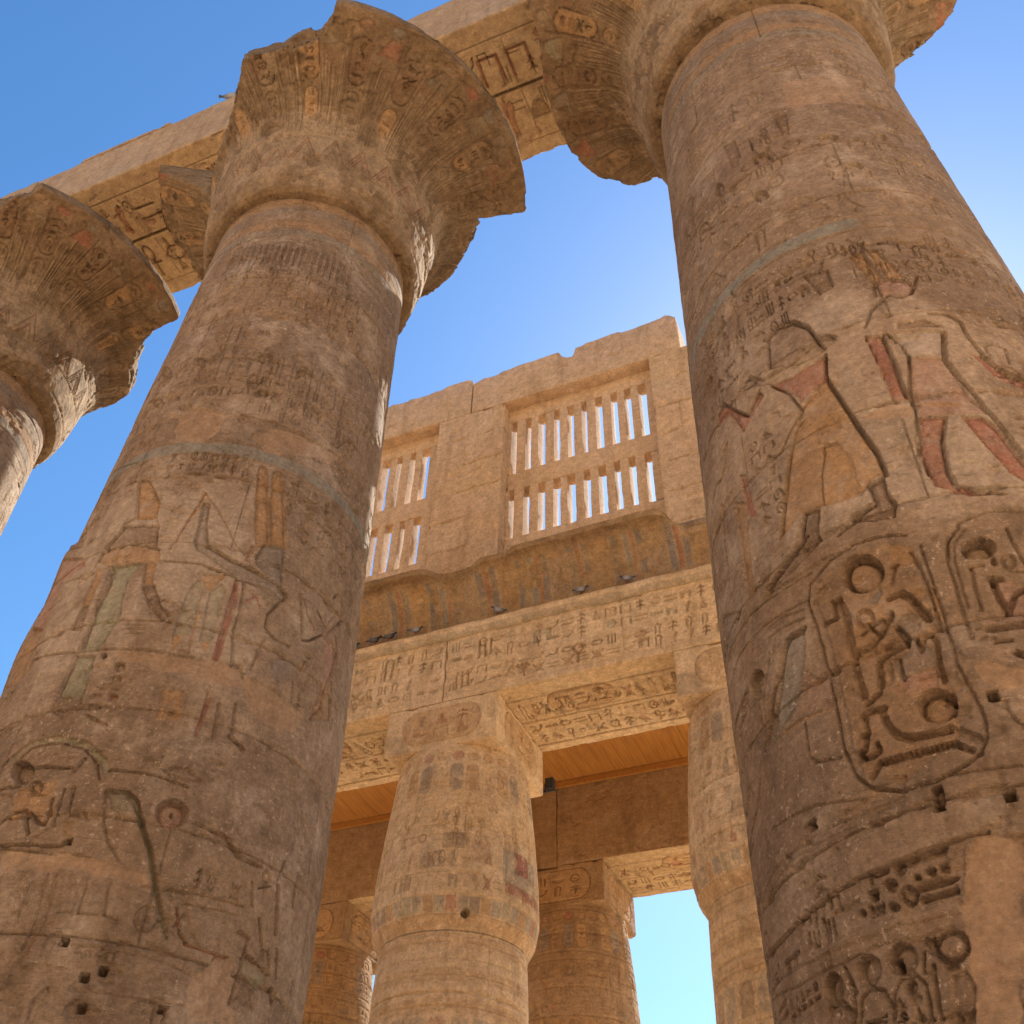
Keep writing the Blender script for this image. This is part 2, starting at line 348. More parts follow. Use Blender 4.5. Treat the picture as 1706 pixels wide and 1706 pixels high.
# timber
def timber():
    m=bpy.data.materials.new('timber'); m.use_nodes=True; nt=m.node_tree; bs=nt.nodes['Principled BSDF']
    g=N(nt,'ShaderNodeNewGeometry'); mp=N(nt,'ShaderNodeMapping'); mp.inputs['Scale'].default_value=(9,.8,9); nt.links.new(g.outputs['Position'],mp.inputs[0])
    n=N(nt,'ShaderNodeTexNoise',i_Scale=2.0,i_Detail=6.0,i_Roughness=.6); nt.links.new(mp.outputs[0],n.inputs['Vector'])
    c=ramp(nt,n.outputs['Fac'],.3,.72,(.27,.11,.02,1),(.42,.185,.034,1)); nt.links.new(c,bs.inputs['Base Color']); bs.inputs['Roughness'].default_value=.55
    b=N(nt,'ShaderNodeBump',i_Distance=.01,i_Strength=.4); nt.links.new(n.outputs['Fac'],b.inputs['Height']); nt.links.new(b.outputs[0],bs.inputs['Normal'])
    return m
M_timber=timber()
# ------------------------------------------------------------------ stone box
def attrs_of(C,S,W): return dict(paint=C.reshape(-1,4),plast=S.ravel(),wash=W.ravel())
def stone_box(x0,x1,y0,y1,z0,z1,res=.06,rel=None,round_=.03,rough=.012,post=None,seed=0,skip='',chip=.04):
    """returns V,F,attrs.  rel: face letter -> Relief sized to the face (local s,t)"""
    rel=rel or {}; Vs=[];Fs=[];Cs=[];Ss=[];Ws=[];off=0
    lo=np.array([x0,y0,z0]);hi=np.array([x1,y1,z1]); r=min(round_,.45*min(hi-lo))
    fr={'f':((x0,y0,z0),(1,0,0),(0,0,1)),'b':((x1,y1,z0),(-1,0,0),(0,0,1)),'r':((x1,y0,z0),(0,1,0),(0,0,1)),'l':((x0,y1,z0),(0,-1,0),(0,0,1)),'u':((x0,y1,z0),(1,0,0),(0,-1,0)),'t':((x0,y0,z1),(1,0,0),(0,1,0))}
    dim=hi-lo
    for k,(o,sv,tv) in fr.items():
        if k in skip: continue
        o=np.array(o,float);sv=np.array(sv,float);tv=np.array(tv,float); ls=abs(sv)@dim; lt=abs(tv)@dim
        R=rel.get(k)
        if R is not None: s_=R.u; t_=R.z
        else:
            s_=np.linspace(0,ls,max(2,int(ls/res)+1)); t_=np.linspace(0,lt,max(2,int(lt/res)+1))
        # insert dense edge samples for rounding
        S_,T_=np.meshgrid(s_,t_); P=o+S_[...,None]*sv+T_[...,None]*tv
        nface=np.cross(sv,tv)
        q=np.clip(P,lo+r,hi-r); dlt=P-q; L=np.linalg.norm(dlt,axis=-1,keepdims=True); n=dlt/np.maximum(L,1e-6)
        ed=np.minimum(np.minimum(S_,ls-S_),np.minimum(T_,lt-T_))
        base=q+r*n
        nn=fbm3(P*3.1+seed,4,3)-.5; ch=sm((fbm3(P*2.3+seed*3,4,9)-.56)/.1)*np.exp(-(ed/.05)**2)
        base=base+n*((nn*rough*2)-ch*chip)[...,None]
        if R is not None:
            fd=sm(ed/.04); base=base+nface*(R.H*fd)[...,None]; C=R.C;S=R.S;W=R.W
        else:
            C=np.zeros(S_.shape+(4,));C[...,:3]=.3; S=np.zeros(S_.shape); W=S
        Vs.append(base.reshape(-1,3)); Fs.append(quads(len(t_),len(s_),off=off)); off+=S_.size
        Cs.append(C.reshape(-1,4)); Ss.append(S.ravel()); Ws.append(W.ravel())
    V=np.concatenate(Vs)
    if post is not None: V=post(V)
    return V,np.concatenate(Fs),dict(paint=np.concatenate(Cs),plast=np.concatenate(Ss),wash=np.concatenate(Ws))
def join(parts):
    Vs=[];Fs=[];A={};off=0
    for V,F,a in parts:
        Vs.append(V);Fs.append(F+off);off+=len(V)
        for k,v in a.items(): A.setdefault(k,[]).append(v)
    return np.concatenate(Vs),np.concatenate(Fs),{k:np.concatenate(v) for k,v in A.items()}
def add(name,b,mat,parent=None): return mesh_obj(name,b[0],b[1],mat,parent,b[2])
TRACE_L=[('W',[(-2.375,9.762),(-1.321,9.479),(-0.539,9.499),(0.021,9.521),(0.456,7.448),(-0.348,7.279),(-1.564,6.915),(-1.688,7.33),(-1.871,8.315)]),('F',[(-1.331,9.696),(-1.184,9.673),(-1.059,9.492),(-0.937,9.295),(-0.902,9.233),(-0.885,9.008),(-1.142,9.058),(-1.226,9.353)],'o',0.035,0.75,0.035,0.35),('F',[(-1.25,9.023),(-1.134,9.062),(-0.883,9.001),(-0.83,8.915),(-1.168,8.95)],'w',0.025,0.75,0.035,0.35),('F',[(-1.233,8.978),(-0.822,8.903),(-0.757,8.591),(-0.892,8.623),(-1.207,8.656),(-1.345,8.626),(-1.422,8.718),(-1.293,8.884)],'b',0.04,0.45,0.035,0.35),('F',[(-1.412,8.506),(-1.386,8.631),(-1.203,8.644),(-0.886,8.602),(-0.706,8.549),(-0.676,8.385),(-0.803,8.379),(-1.261,8.414)],'o',0.02,0.6,0.035,0.35),('F',[(-1.385,8.394),(-1.284,8.4),(-1.264,7.896),(-1.367,7.927)],'o',0.02,0.6,0.035,0.35),('F',[(-1.362,7.916),(-1.269,7.888),(-1.235,7.566),(-1.385,7.609)],'b',0.03,0.6,0.035,0.35),('F',[(-0.808,8.369),(-0.699,8.385),(-0.658,8.079),(-0.761,8.08)],'o',0.025,0.7,0.035,0.35),('F',[(-0.763,8.061),(-0.643,8.079),(-0.5,7.812),(-0.382,7.706),(-0.444,7.626),(-0.624,7.805)],'b',0.035,0.6,0.035,0.35),('F',[(-1.211,8.399),(-0.848,8.372),(-0.913,8.18),(-0.907,7.967),(-0.855,7.682),(-0.916,7.35),(-0.977,7.271),(-1.131,7.296),(-1.162,7.785),(-1.126,8.12)],'n',0.035,0.85,0.035,0.35),('F',[(-1.153,7.249),(-0.952,7.217),(-0.927,6.869),(-0.912,6.763),(-1.191,6.803),(-1.182,7.038)],'n',0.035,0.85,0.035,0.35),('F',[(-1.18,6.795),(-0.917,6.757),(-0.896,6.615),(-1.036,6.538),(-1.219,6.661)],'b',0.02,0.5,0.035,0.35),('F',[(-2.375,9.055),(-1.745,8.731),(-1.6,8.523),(-2.021,8.524),(-1.989,8.183),(-1.934,7.863),(-2.093,7.896),(-2.37,8.116),(-2.367,8.423),(-2.364,8.657)],'p',0.03,0.7,0.035,0.35),('F',[(-2.37,8.116),(-1.934,7.863),(-1.779,7.249),(-1.983,7.189),(-2.367,7.337),(-2.352,7.575),(-2.362,7.824)],'o',0.03,0.45,0.035,0.35),('F',[(-2.37,9.236),(-2.128,9.299),(-1.892,8.976),(-2.383,9.152)],'b',0.03,0.6,0.035,0.35),('S',[(-2.379,10.14),(-2.228,10.332),(-1.759,10.165),(-1.475,10.067)],0.035,0.03,''),('S',[(-1.397,8.378),(-1.526,8.348),(-1.96,8.488),(-1.989,8.183)],0.03,0.02,''),('S',[(-1.221,8.402),(-1.135,8.122),(-1.177,7.826),(-1.143,7.562),(-1.173,7.22),(-1.187,6.812)],0.035,0.045,''),('S',[(-1.262,9.005),(-1.283,8.86),(-1.401,8.668),(-1.429,8.451)],0.035,0.045,''),('S',[(-0.9,8.624),(-0.706,8.549)],0.03,0.045,''),('S',[(-0.766,7.559),(-0.571,7.561)],0.018,0.02,''),('S',[(-0.767,7.514),(-0.572,7.516)],0.018,0.02,''),('S',[(-0.757,7.461),(-0.584,7.462)],0.018,0.02,''),('S',[(-0.756,7.622),(-0.743,7.576)],0.018,0.02,''),('S',[(-0.452,9.404),(-0.522,9.046),(-0.613,8.57)],0.02,0.02,'r'),('S',[(-0.452,9.404),(-0.253,9.157),(0.022,8.744),(0.196,8.585)],0.02,0.015,'o'),('S',[(-0.522,9.046),(-0.478,9.184),(-0.449,9.393)],0.06,0.005,'o'),('S',[(-0.684,8.385),(-0.273,8.389),(-0.044,8.35),(0.178,8.294)],0.03,0.035,'b'),('F',[(-0.293,8.05),(-0.233,8.218),(-0.157,8.043),(-0.15,7.509),(-0.304,7.476),(-0.312,7.727)],'n',0.02,0.45,0.035,0.35),('F',[(-0.096,8.059),(-0.012,8.202),(0.053,8.108),(0.062,7.734),(0.062,7.482),(-0.058,7.463)],'n',0.02,0.45,0.035,0.35),('F',[(-0.26,8.271),(0.019,8.332),(-0.096,8.059),(-0.153,8.121)],'o',0.02,0.6,0.035,0.35),('F',[(-0.298,7.477),(-0.214,7.494),(-0.271,7.291)],'o',0.01,0.8,0.035,0.35),('F',[(-0.058,7.463),(0.047,7.486),(0.01,7.344)],'o',0.01,0.8,0.035,0.35),('S',[(0.118,8.289),(0.118,7.941),(0.114,7.309)],0.045,0.02,'r'),('S',[(-0.15,7.799),(-0.121,7.273)],0.03,0.015,'o'),('S',[(-1.779,7.405),(-1.49,7.351),(-1.168,7.29),(-0.894,7.282)],0.035,0.03,''),('S',[(-0.894,7.282),(-0.343,7.262),(0.112,7.257),(0.382,7.328)],0.035,0.025,''),('P',[(-0.855,7.25),(-0.335,7.23),(0.13,7.238),(0.382,7.328),(0.429,7.112),(0.303,7.027),(0.09,7.115),(-0.315,7.05),(-0.807,7.188)],0.012),('E',[(-0.677,7.077),(-0.627,7.078),(-0.693,7.13)],'',0.04,0),('E',[(-0.87,7.209),(-0.835,7.207),(-0.882,7.247)],'b',0.05,0),('E',[(-0.678,6.946),(-0.634,6.947),(-0.688,6.978)],'',0.03,0),('S',[(-0.764,6.875),(-0.605,6.875)],0.018,0.02,''),('S',[(-0.778,6.835),(-0.619,6.835)],0.018,0.02,''),('E',[(-0.644,6.763),(-0.605,6.764),(-0.653,6.794)],'r',0.03,0),('G',[(-2.382,9.646),(-1.685,9.19),(-2.379,10.14),(-2.11,10.085)],3,2,0.018,3),('G',[(-1.021,10.08),(-0.066,9.994),(-0.06,9.751),(-0.984,9.714)],2,8,0.022,5),('G',[(-2.003,9.43),(-1.73,9.08),(-2.275,10.166)],2,1,0.015,4),('S',[(-0.989,10.035),(-0.589,10.042),(-0.056,9.948)],0.02,0.02,''),('F',[(-0.449,9.271),(-0.368,9.259),(-0.32,8.928),(-0.248,8.663),(-0.017,8.549),(0.283,8.494),(0.612,8.426),(0.684,8.316),(0.61,8.24),(0.117,8.311),(-0.349,8.574),(-0.399,8.68),(-0.416,8.958)],'g',0.04,0.55,0.035,0.35),('F',[(0.019,9.945),(0.059,9.995),(0.119,9.963),(0.198,9.657),(0.358,8.898),(0.224,8.785),(0.159,9.038),(0.071,9.546)],'o',0.035,0.7,0.035,0.35),('F',[(0.19,9.944),(0.228,9.997),(0.296,9.975),(0.427,9.475),(0.538,8.954),(0.376,8.92),(0.269,9.387)],'o',0.035,0.7,0.035,0.35),('F',[(0.246,8.679),(0.295,8.878),(0.538,8.954),(0.608,8.446),(0.455,8.448),(0.254,8.592)],'g',0.035,0.75,0.035,0.35),('S',[(0.105,9.446),(0.414,9.437)],0.018,0.015,''),('S',[(0.61,8.24),(0.512,8.026),(0.515,7.862),(0.618,7.775),(0.812,7.79)],0.035,0.045,''),('S',[(-0.255,8.662),(-0.015,8.538),(0.285,8.484)],0.045,0.05,''),('S',[(0.573,8.425),(0.667,8.371),(0.659,8.29)],0.04,0.045,''),('S',[(0.117,8.311),(0.478,8.329),(0.643,8.27),(0.9,8.257)],0.03,0.02,''),('S',[(0.129,8.25),(0.163,8.051),(0.153,7.759),(0.14,7.288)],0.05,0.02,'r'),('S',[(0.198,8.279),(0.233,7.914),(0.217,7.684),(0.291,7.27)],0.03,0.03,''),('S',[(0.163,8.574),(0.188,8.791)],0.04,0.01,'r'),('S',[(0.266,8.074),(0.348,8.175),(0.423,8.064)],0.04,0.01,'r'),('S',[(0.832,8.475),(0.952,7.953),(1.048,8.005),(1.22,8.196)],0.035,0.04,''),('S',[(0.884,8.443),(0.965,8.279),(1.084,8.187)],0.025,0.03,''),('F',[(1.323,8.829),(1.412,8.91),(1.504,8.901),(1.577,8.658),(1.425,8.431),(1.29,8.223),(1.25,8.325),(1.341,8.546)],'t',0.035,0.4,0.035,0.35),('S',[(1.304,8.768),(1.394,8.903),(1.526,8.871),(1.569,8.652),(1.501,8.51)],0.03,0.045,''),('S',[(1.085,8.426),(1.22,8.325),(1.281,8.325)],0.03,0.04,''),('F',[(1.25,8.195),(1.433,8.262),(1.585,8.094),(1.483,7.815),(1.435,7.602),(1.423,7.399),(1.247,7.165),(1.324,7.529),(1.379,7.684),(1.312,8.006)],'p',0.03,0.6,0.035,0.35),('F',[(1.378,7.564),(1.467,7.743),(1.615,7.396),(1.247,7.165)],'o',0.02,0.4,0.035,0.35),('S',[(1.445,8.358),(1.557,8.181),(1.507,7.934),(1.559,7.566)],0.03,0.04,''),('E',[(0.801,7.501),(0.935,7.579),(0.772,7.641)],'g',0.012,1),('S',[(0.532,7.709),(0.472,7.33)],0.03,0.02,''),('S',[(0.931,7.479),(0.972,7.2)],0.02,0.015,''),('S',[(0.309,7.259),(0.378,7.307),(0.419,7.195)],0.03,0.03,''),('P',[(-0.18,7.233),(0.109,7.258),(0.375,7.324),(0.445,7.078),(0.166,7.005),(-0.129,7.026)],0.012),('P',[(0.412,7.228),(0.704,7.239),(0.988,7.135),(1.065,6.907),(0.649,6.84),(0.423,7.105)],0.012),('G',[(0.383,9.919),(0.477,9.977),(0.565,9.511),(0.462,9.396)],4,1,0.018,8),('G',[(0.609,9.852),(0.852,9.952),(1.053,9.214),(0.641,9.114)],7,2,0.02,9),('G',[(0.905,9.678),(1.28,9.597),(1.497,9.205),(1.061,9.172)],5,2,0.018,10),('G',[(0.993,7.815),(1.127,7.881),(1.088,7.192),(0.988,7.135)],6,1,0.022,11),('S',[(0.716,8.948),(0.824,8.627)],0.04,0.01,'n'),('S',[(0.9,9.005),(0.969,8.727)],0.04,0.01,'n'),('S',[(0.783,8.555),(0.82,8.423)],0.06,0.01,'p'),('S',[(1.098,9.833),(1.62,9.787)],0.02,0.02,''),('S',[(-0.025,6.771),(0.109,6.809)],0.01,0.005,''),('F',[(-0.243,6.86),(-0.055,6.893),(-0.023,6.591),(-0.219,6.547)],'o',0.012,0.6,0.035,0.35),('S',[(-1.472,6.191),(-1.281,6.324),(-0.996,6.338),(-0.731,6.273),(-0.531,6.114),(-0.461,5.99)],0.07,0.02,'n'),('S',[(-1.37,6.144),(-1.214,6.277),(-0.977,6.287),(-0.736,6.229),(-0.579,6.089),(-0.51,5.923)],0.02,0.025,''),('E',[(-1.225,6.038),(-1.102,6.018),(-1.278,6.157)],'b',0.06,0),('S',[(-1.125,6.065),(-0.791,6.045)],0.035,0.045,''),('S',[(-0.77,5.981),(-0.704,6.13)],0.05,0.035,''),('F',[(-1.213,5.856),(-0.865,5.921),(-0.787,5.592),(-0.834,5.514),(-0.957,5.64),(-1.04,5.648),(-1.14,5.541)],'o',0.01,0.6,0.02,0.9),('S',[(-1.219,5.572),(-1.145,5.651),(-1.044,5.659),(-0.929,5.441)],0.035,0.045,''),('S',[(-0.998,5.644),(-0.879,5.536),(-0.815,5.514),(-0.844,5.755)],0.035,0.045,''),('S',[(-1.408,5.916),(-1.19,5.904)],0.04,0.04,''),('E',[(-1.027,5.872),(-0.98,5.867),(-1.046,5.92)],'b',0.025,2),('S',[(-1.083,5.806),(-0.915,5.789)],0.02,0.02,''),('S',[(-0.654,5.631),(-0.626,5.436)],0.045,0.01,'o'),('S',[(-0.768,5.834),(-0.75,5.512)],0.03,0.035,''),('S',[(-0.69,5.854),(-0.659,5.591)],0.03,0.03,''),('E',[(0.123,5.731),(0.244,5.765),(0.093,5.851)],'p',0.085,0),('E',[(0.126,5.742),(0.138,5.745),(0.12,5.765)],'b',0.05,0),('S',[(-0.412,5.832),(-0.273,5.845),(-0.176,5.778),(-0.078,5.575),(0.046,5.368),(0.148,5.11),(0.327,4.754)],0.05,0.055,'n'),('F',[(-0.411,5.828),(-0.272,5.841),(-0.179,5.757),(-0.141,5.683),(-0.331,5.674)],'n',0.02,0.35,0.035,0.35),('S',[(-0.146,5.702),(-0.025,5.507),(0.116,5.232),(0.236,4.969),(0.32,4.848)],0.03,0.02,''),('S',[(0.479,5.677),(0.618,5.656),(0.754,5.546),(0.995,5.552)],0.05,0.05,''),('S',[(0.327,5.698),(0.479,5.677)],0.03,0.03,''),('S',[(0.352,4.998),(0.42,4.804),(0.492,4.737),(0.849,4.739)],0.03,0.03,'r'),('S',[(0.363,5.028),(0.869,5.088)],0.02,0.015,''),('S',[(0.902,4.961),(1.012,4.955),(0.96,4.416)],0.035,0.035,''),('S',[(1.037,4.819),(1.319,4.767)],0.035,0.045,''),('F',[(1.023,4.779),(1.307,4.754),(1.283,4.639),(1.012,4.688)],'n',0.015,0.5,0.035,0.35),('S',[(1.229,5.48),(1.256,5.333),(1.308,5.104)],0.055,0.05,''),('S',[(1.386,4.675),(1.416,4.589)],0.06,0.09,'b'),('S',[(1.076,5.146),(1.16,4.945)],0.03,0.04,''),('S',[(1.465,5.584),(1.484,5.41)],0.03,0.05,''),('S',[(1.251,4.932),(1.306,4.807)],0.03,0.04,''),('S',[(1.36,4.992),(1.417,4.776)],0.03,0.04,''),('S',[(0.933,5.398),(0.982,5.205)],0.025,0.03,''),('E',[(1.077,5.496),(1.112,5.511),(1.065,5.539)],'',0.03,2),('S',[(1.015,5.372),(1.147,5.446)],0.02,0.025,''),('S',[(1.066,5.432),(1.073,5.356)],0.02,0.025,''),('S',[(1.258,5.718),(1.205,5.51)],0.025,0.035,''),('S',[(-0.467,6.022),(-0.108,6.031),(0.181,5.986)],0.03,0.03,'b'),('S',[(-0.034,6.101),(0.038,6.033),(0.258,6.063)],0.025,0.02,''),('S',[(-0.034,6.101),(0.139,6.157),(0.274,6.079)],0.02,0.02,''),('S',[(-1.146,5.363),(-0.619,5.336)],0.035,0.05,''),('S',[(-1.134,5.336),(-0.73,5.273),(-0.382,5.261)],0.02,0.025,''),('P',[(-1.119,5.302),(-0.592,5.281),(-0.331,5.257),(0.049,5.162),(0.106,5.073),(-0.138,5.109),(-0.338,5.114),(-0.595,5.132),(-1.041,5.121)],0.012),('P',[(0.597,4.478),(0.751,4.708),(0.89,4.752),(0.95,4.413),(1.083,4.318),(0.636,4.195),(0.586,4.313)],0.012),('P',[(0.55,7.125),(0.706,7.202),(1.131,7.13),(1.077,6.947),(0.888,6.869),(0.634,6.963)],0.012),('S',[(-0.34,5.009),(-0.338,4.817)],0.02,0.02,'t'),('S',[(-0.338,4.817),(-0.203,4.821)],0.02,0.02,''),('S',[(-0.182,5.029),(-0.147,4.823)],0.02,0.02,'t'),('S',[(-0.147,4.823),(-0.053,4.804)],0.02,0.02,''),('S',[(-0.475,4.814),(-0.378,4.813)],0.02,0.02,''),('S',[(-0.652,5.098),(-0.616,4.696),(-0.658,4.4)],0.02,0.012,''),('S',[(-0.584,5.1),(-0.546,4.733),(-0.621,4.433)],0.02,0.012,'o'),('S',[(-0.759,5.007),(-0.765,4.695)],0.012,0.012,''),('S',[(-0.393,4.969),(-0.372,4.796)],0.015,0.01,''),('H',[(-0.589,5.375),(-0.563,5.376)]),('H',[(-0.365,4.595),(-0.344,4.597)]),('H',[(-0.155,4.362),(-0.138,4.364)]),('H',[(-0.043,4.431),(-0.03,4.433)]),('H',[(-0.113,4.162),(-0.091,4.165)]),('H',[(0.441,4.247),(0.459,4.251)]),('G',[(-0.292,4.586),(0.01,4.578),(-0.003,4.51),(-0.278,4.489)],1,4,0.012,12),('G',[(0.447,5.284),(0.845,5.364),(0.851,5.156),(0.403,5.158)],1,4,0.015,13),('S',[(-0.292,4.586),(0.306,4.572),(0.641,4.524)],0.02,0.012,''),('S',[(-0.241,4.27),(0.384,4.281),(0.603,4.317)],0.02,0.012,''),('S',[(0.067,5.092),(0.522,5.138),(0.894,5.172)],0.025,0.02,''),('S',[(-0.825,6.56),(-0.614,6.454)],0.04,0.03,''),('S',[(0.426,6.571),(0.574,6.5)],0.05,0.045,''),('S',[(0.169,6.87),(0.139,6.482)],0.05,0.025,'r'),('S',[(0.266,6.856),(0.293,6.51)],0.05,0.02,'b'),('S',[(0.414,6.914),(0.443,6.59)],0.04,0.03,''),('G',[(-0.871,6.824),(-0.765,6.818),(-0.711,6.58),(-0.812,6.582)],2,1,0.02,14),('S',[(-0.425,5.816),(-0.36,5.532),(-0.283,5.386),(-0.161,5.253)],0.025,0.02,''),('G',[(-1.456,14.64),(-0.733,14.454),(0.016,14.414),(0.469,14.377),(0.705,14.373),(0.697,13.997),(-0.001,14.028),(-0.678,14.071),(-1.39,14.212)],1,22,0.014,200),('G',[(-1.262,13.999),(-0.265,14.0),(-0.172,13.495),(-1.169,13.46)],3,6,0.02,21),('G',[(-0.142,13.911),(0.923,13.968),(0.752,13.061),(0.002,13.104)],3,5,0.016,22),('G',[(-1.095,12.592),(-0.151,12.702),(-0.106,12.207),(-0.957,12.082)],1,5,0.02,23),('G',[(-1.352,11.561),(-0.499,11.543),(-0.396,11.071),(-1.179,11.036)],2,6,0.018,24),('G',[(0.109,11.43),(0.632,11.615),(0.592,11.067),(0.116,11.022)],2,5,0.018,25),('G',[(0.813,11.421),(1.303,11.544),(1.313,11.082),(0.871,10.934)],2,2,0.02,26),('G',[(-0.433,11.446),(0.015,11.559),(0.069,11.27),(-0.362,11.112)],2,3,0.02,27),('E',[(-1.179,11.868),(-1.08,11.834),(-1.21,11.97)],'',0.04,0),('E',[(-0.287,11.878),(-0.196,11.907),(-0.305,11.97)],'',0.04,0),('E',[(0.218,11.816),(0.285,11.859),(0.206,11.882)],'',0.03,0),('E',[(-1.83,12.017),(-1.662,11.892),(-1.932,12.214)],'',0.03,0),('E',[(-1.671,11.29),(-1.541,11.209),(-1.726,11.411)],'',0.03,0),('E',[(-0.201,11.173),(-0.119,11.203),(-0.216,11.251)],'',0.035,0),('E',[(-0.334,11.343),(-0.259,11.363),(-0.354,11.437)],'b',0.035,0),('E',[(1.107,11.098),(1.191,11.178),(1.087,11.2)],'',0.035,0),('E',[(-0.772,13.882),(-0.706,13.877),(-0.788,13.953)],'w',0.008,1),('P',[(-1.152,10.794),(-0.813,10.819),(-0.53,10.72),(-0.539,10.4),(-0.741,10.21),(-1.033,10.252)],0.012),('P',[(-0.129,10.397),(0.077,10.642),(0.58,10.698),(0.994,10.783),(0.88,10.558),(0.038,10.187)],0.012),('S',[(-0.783,15.777),(-0.348,15.843),(-0.181,15.742),(-0.57,15.609)],0.05,0.02,'b'),('S',[(0.891,16.152),(1.348,16.27),(1.605,16.206)],0.03,0.015,'')]
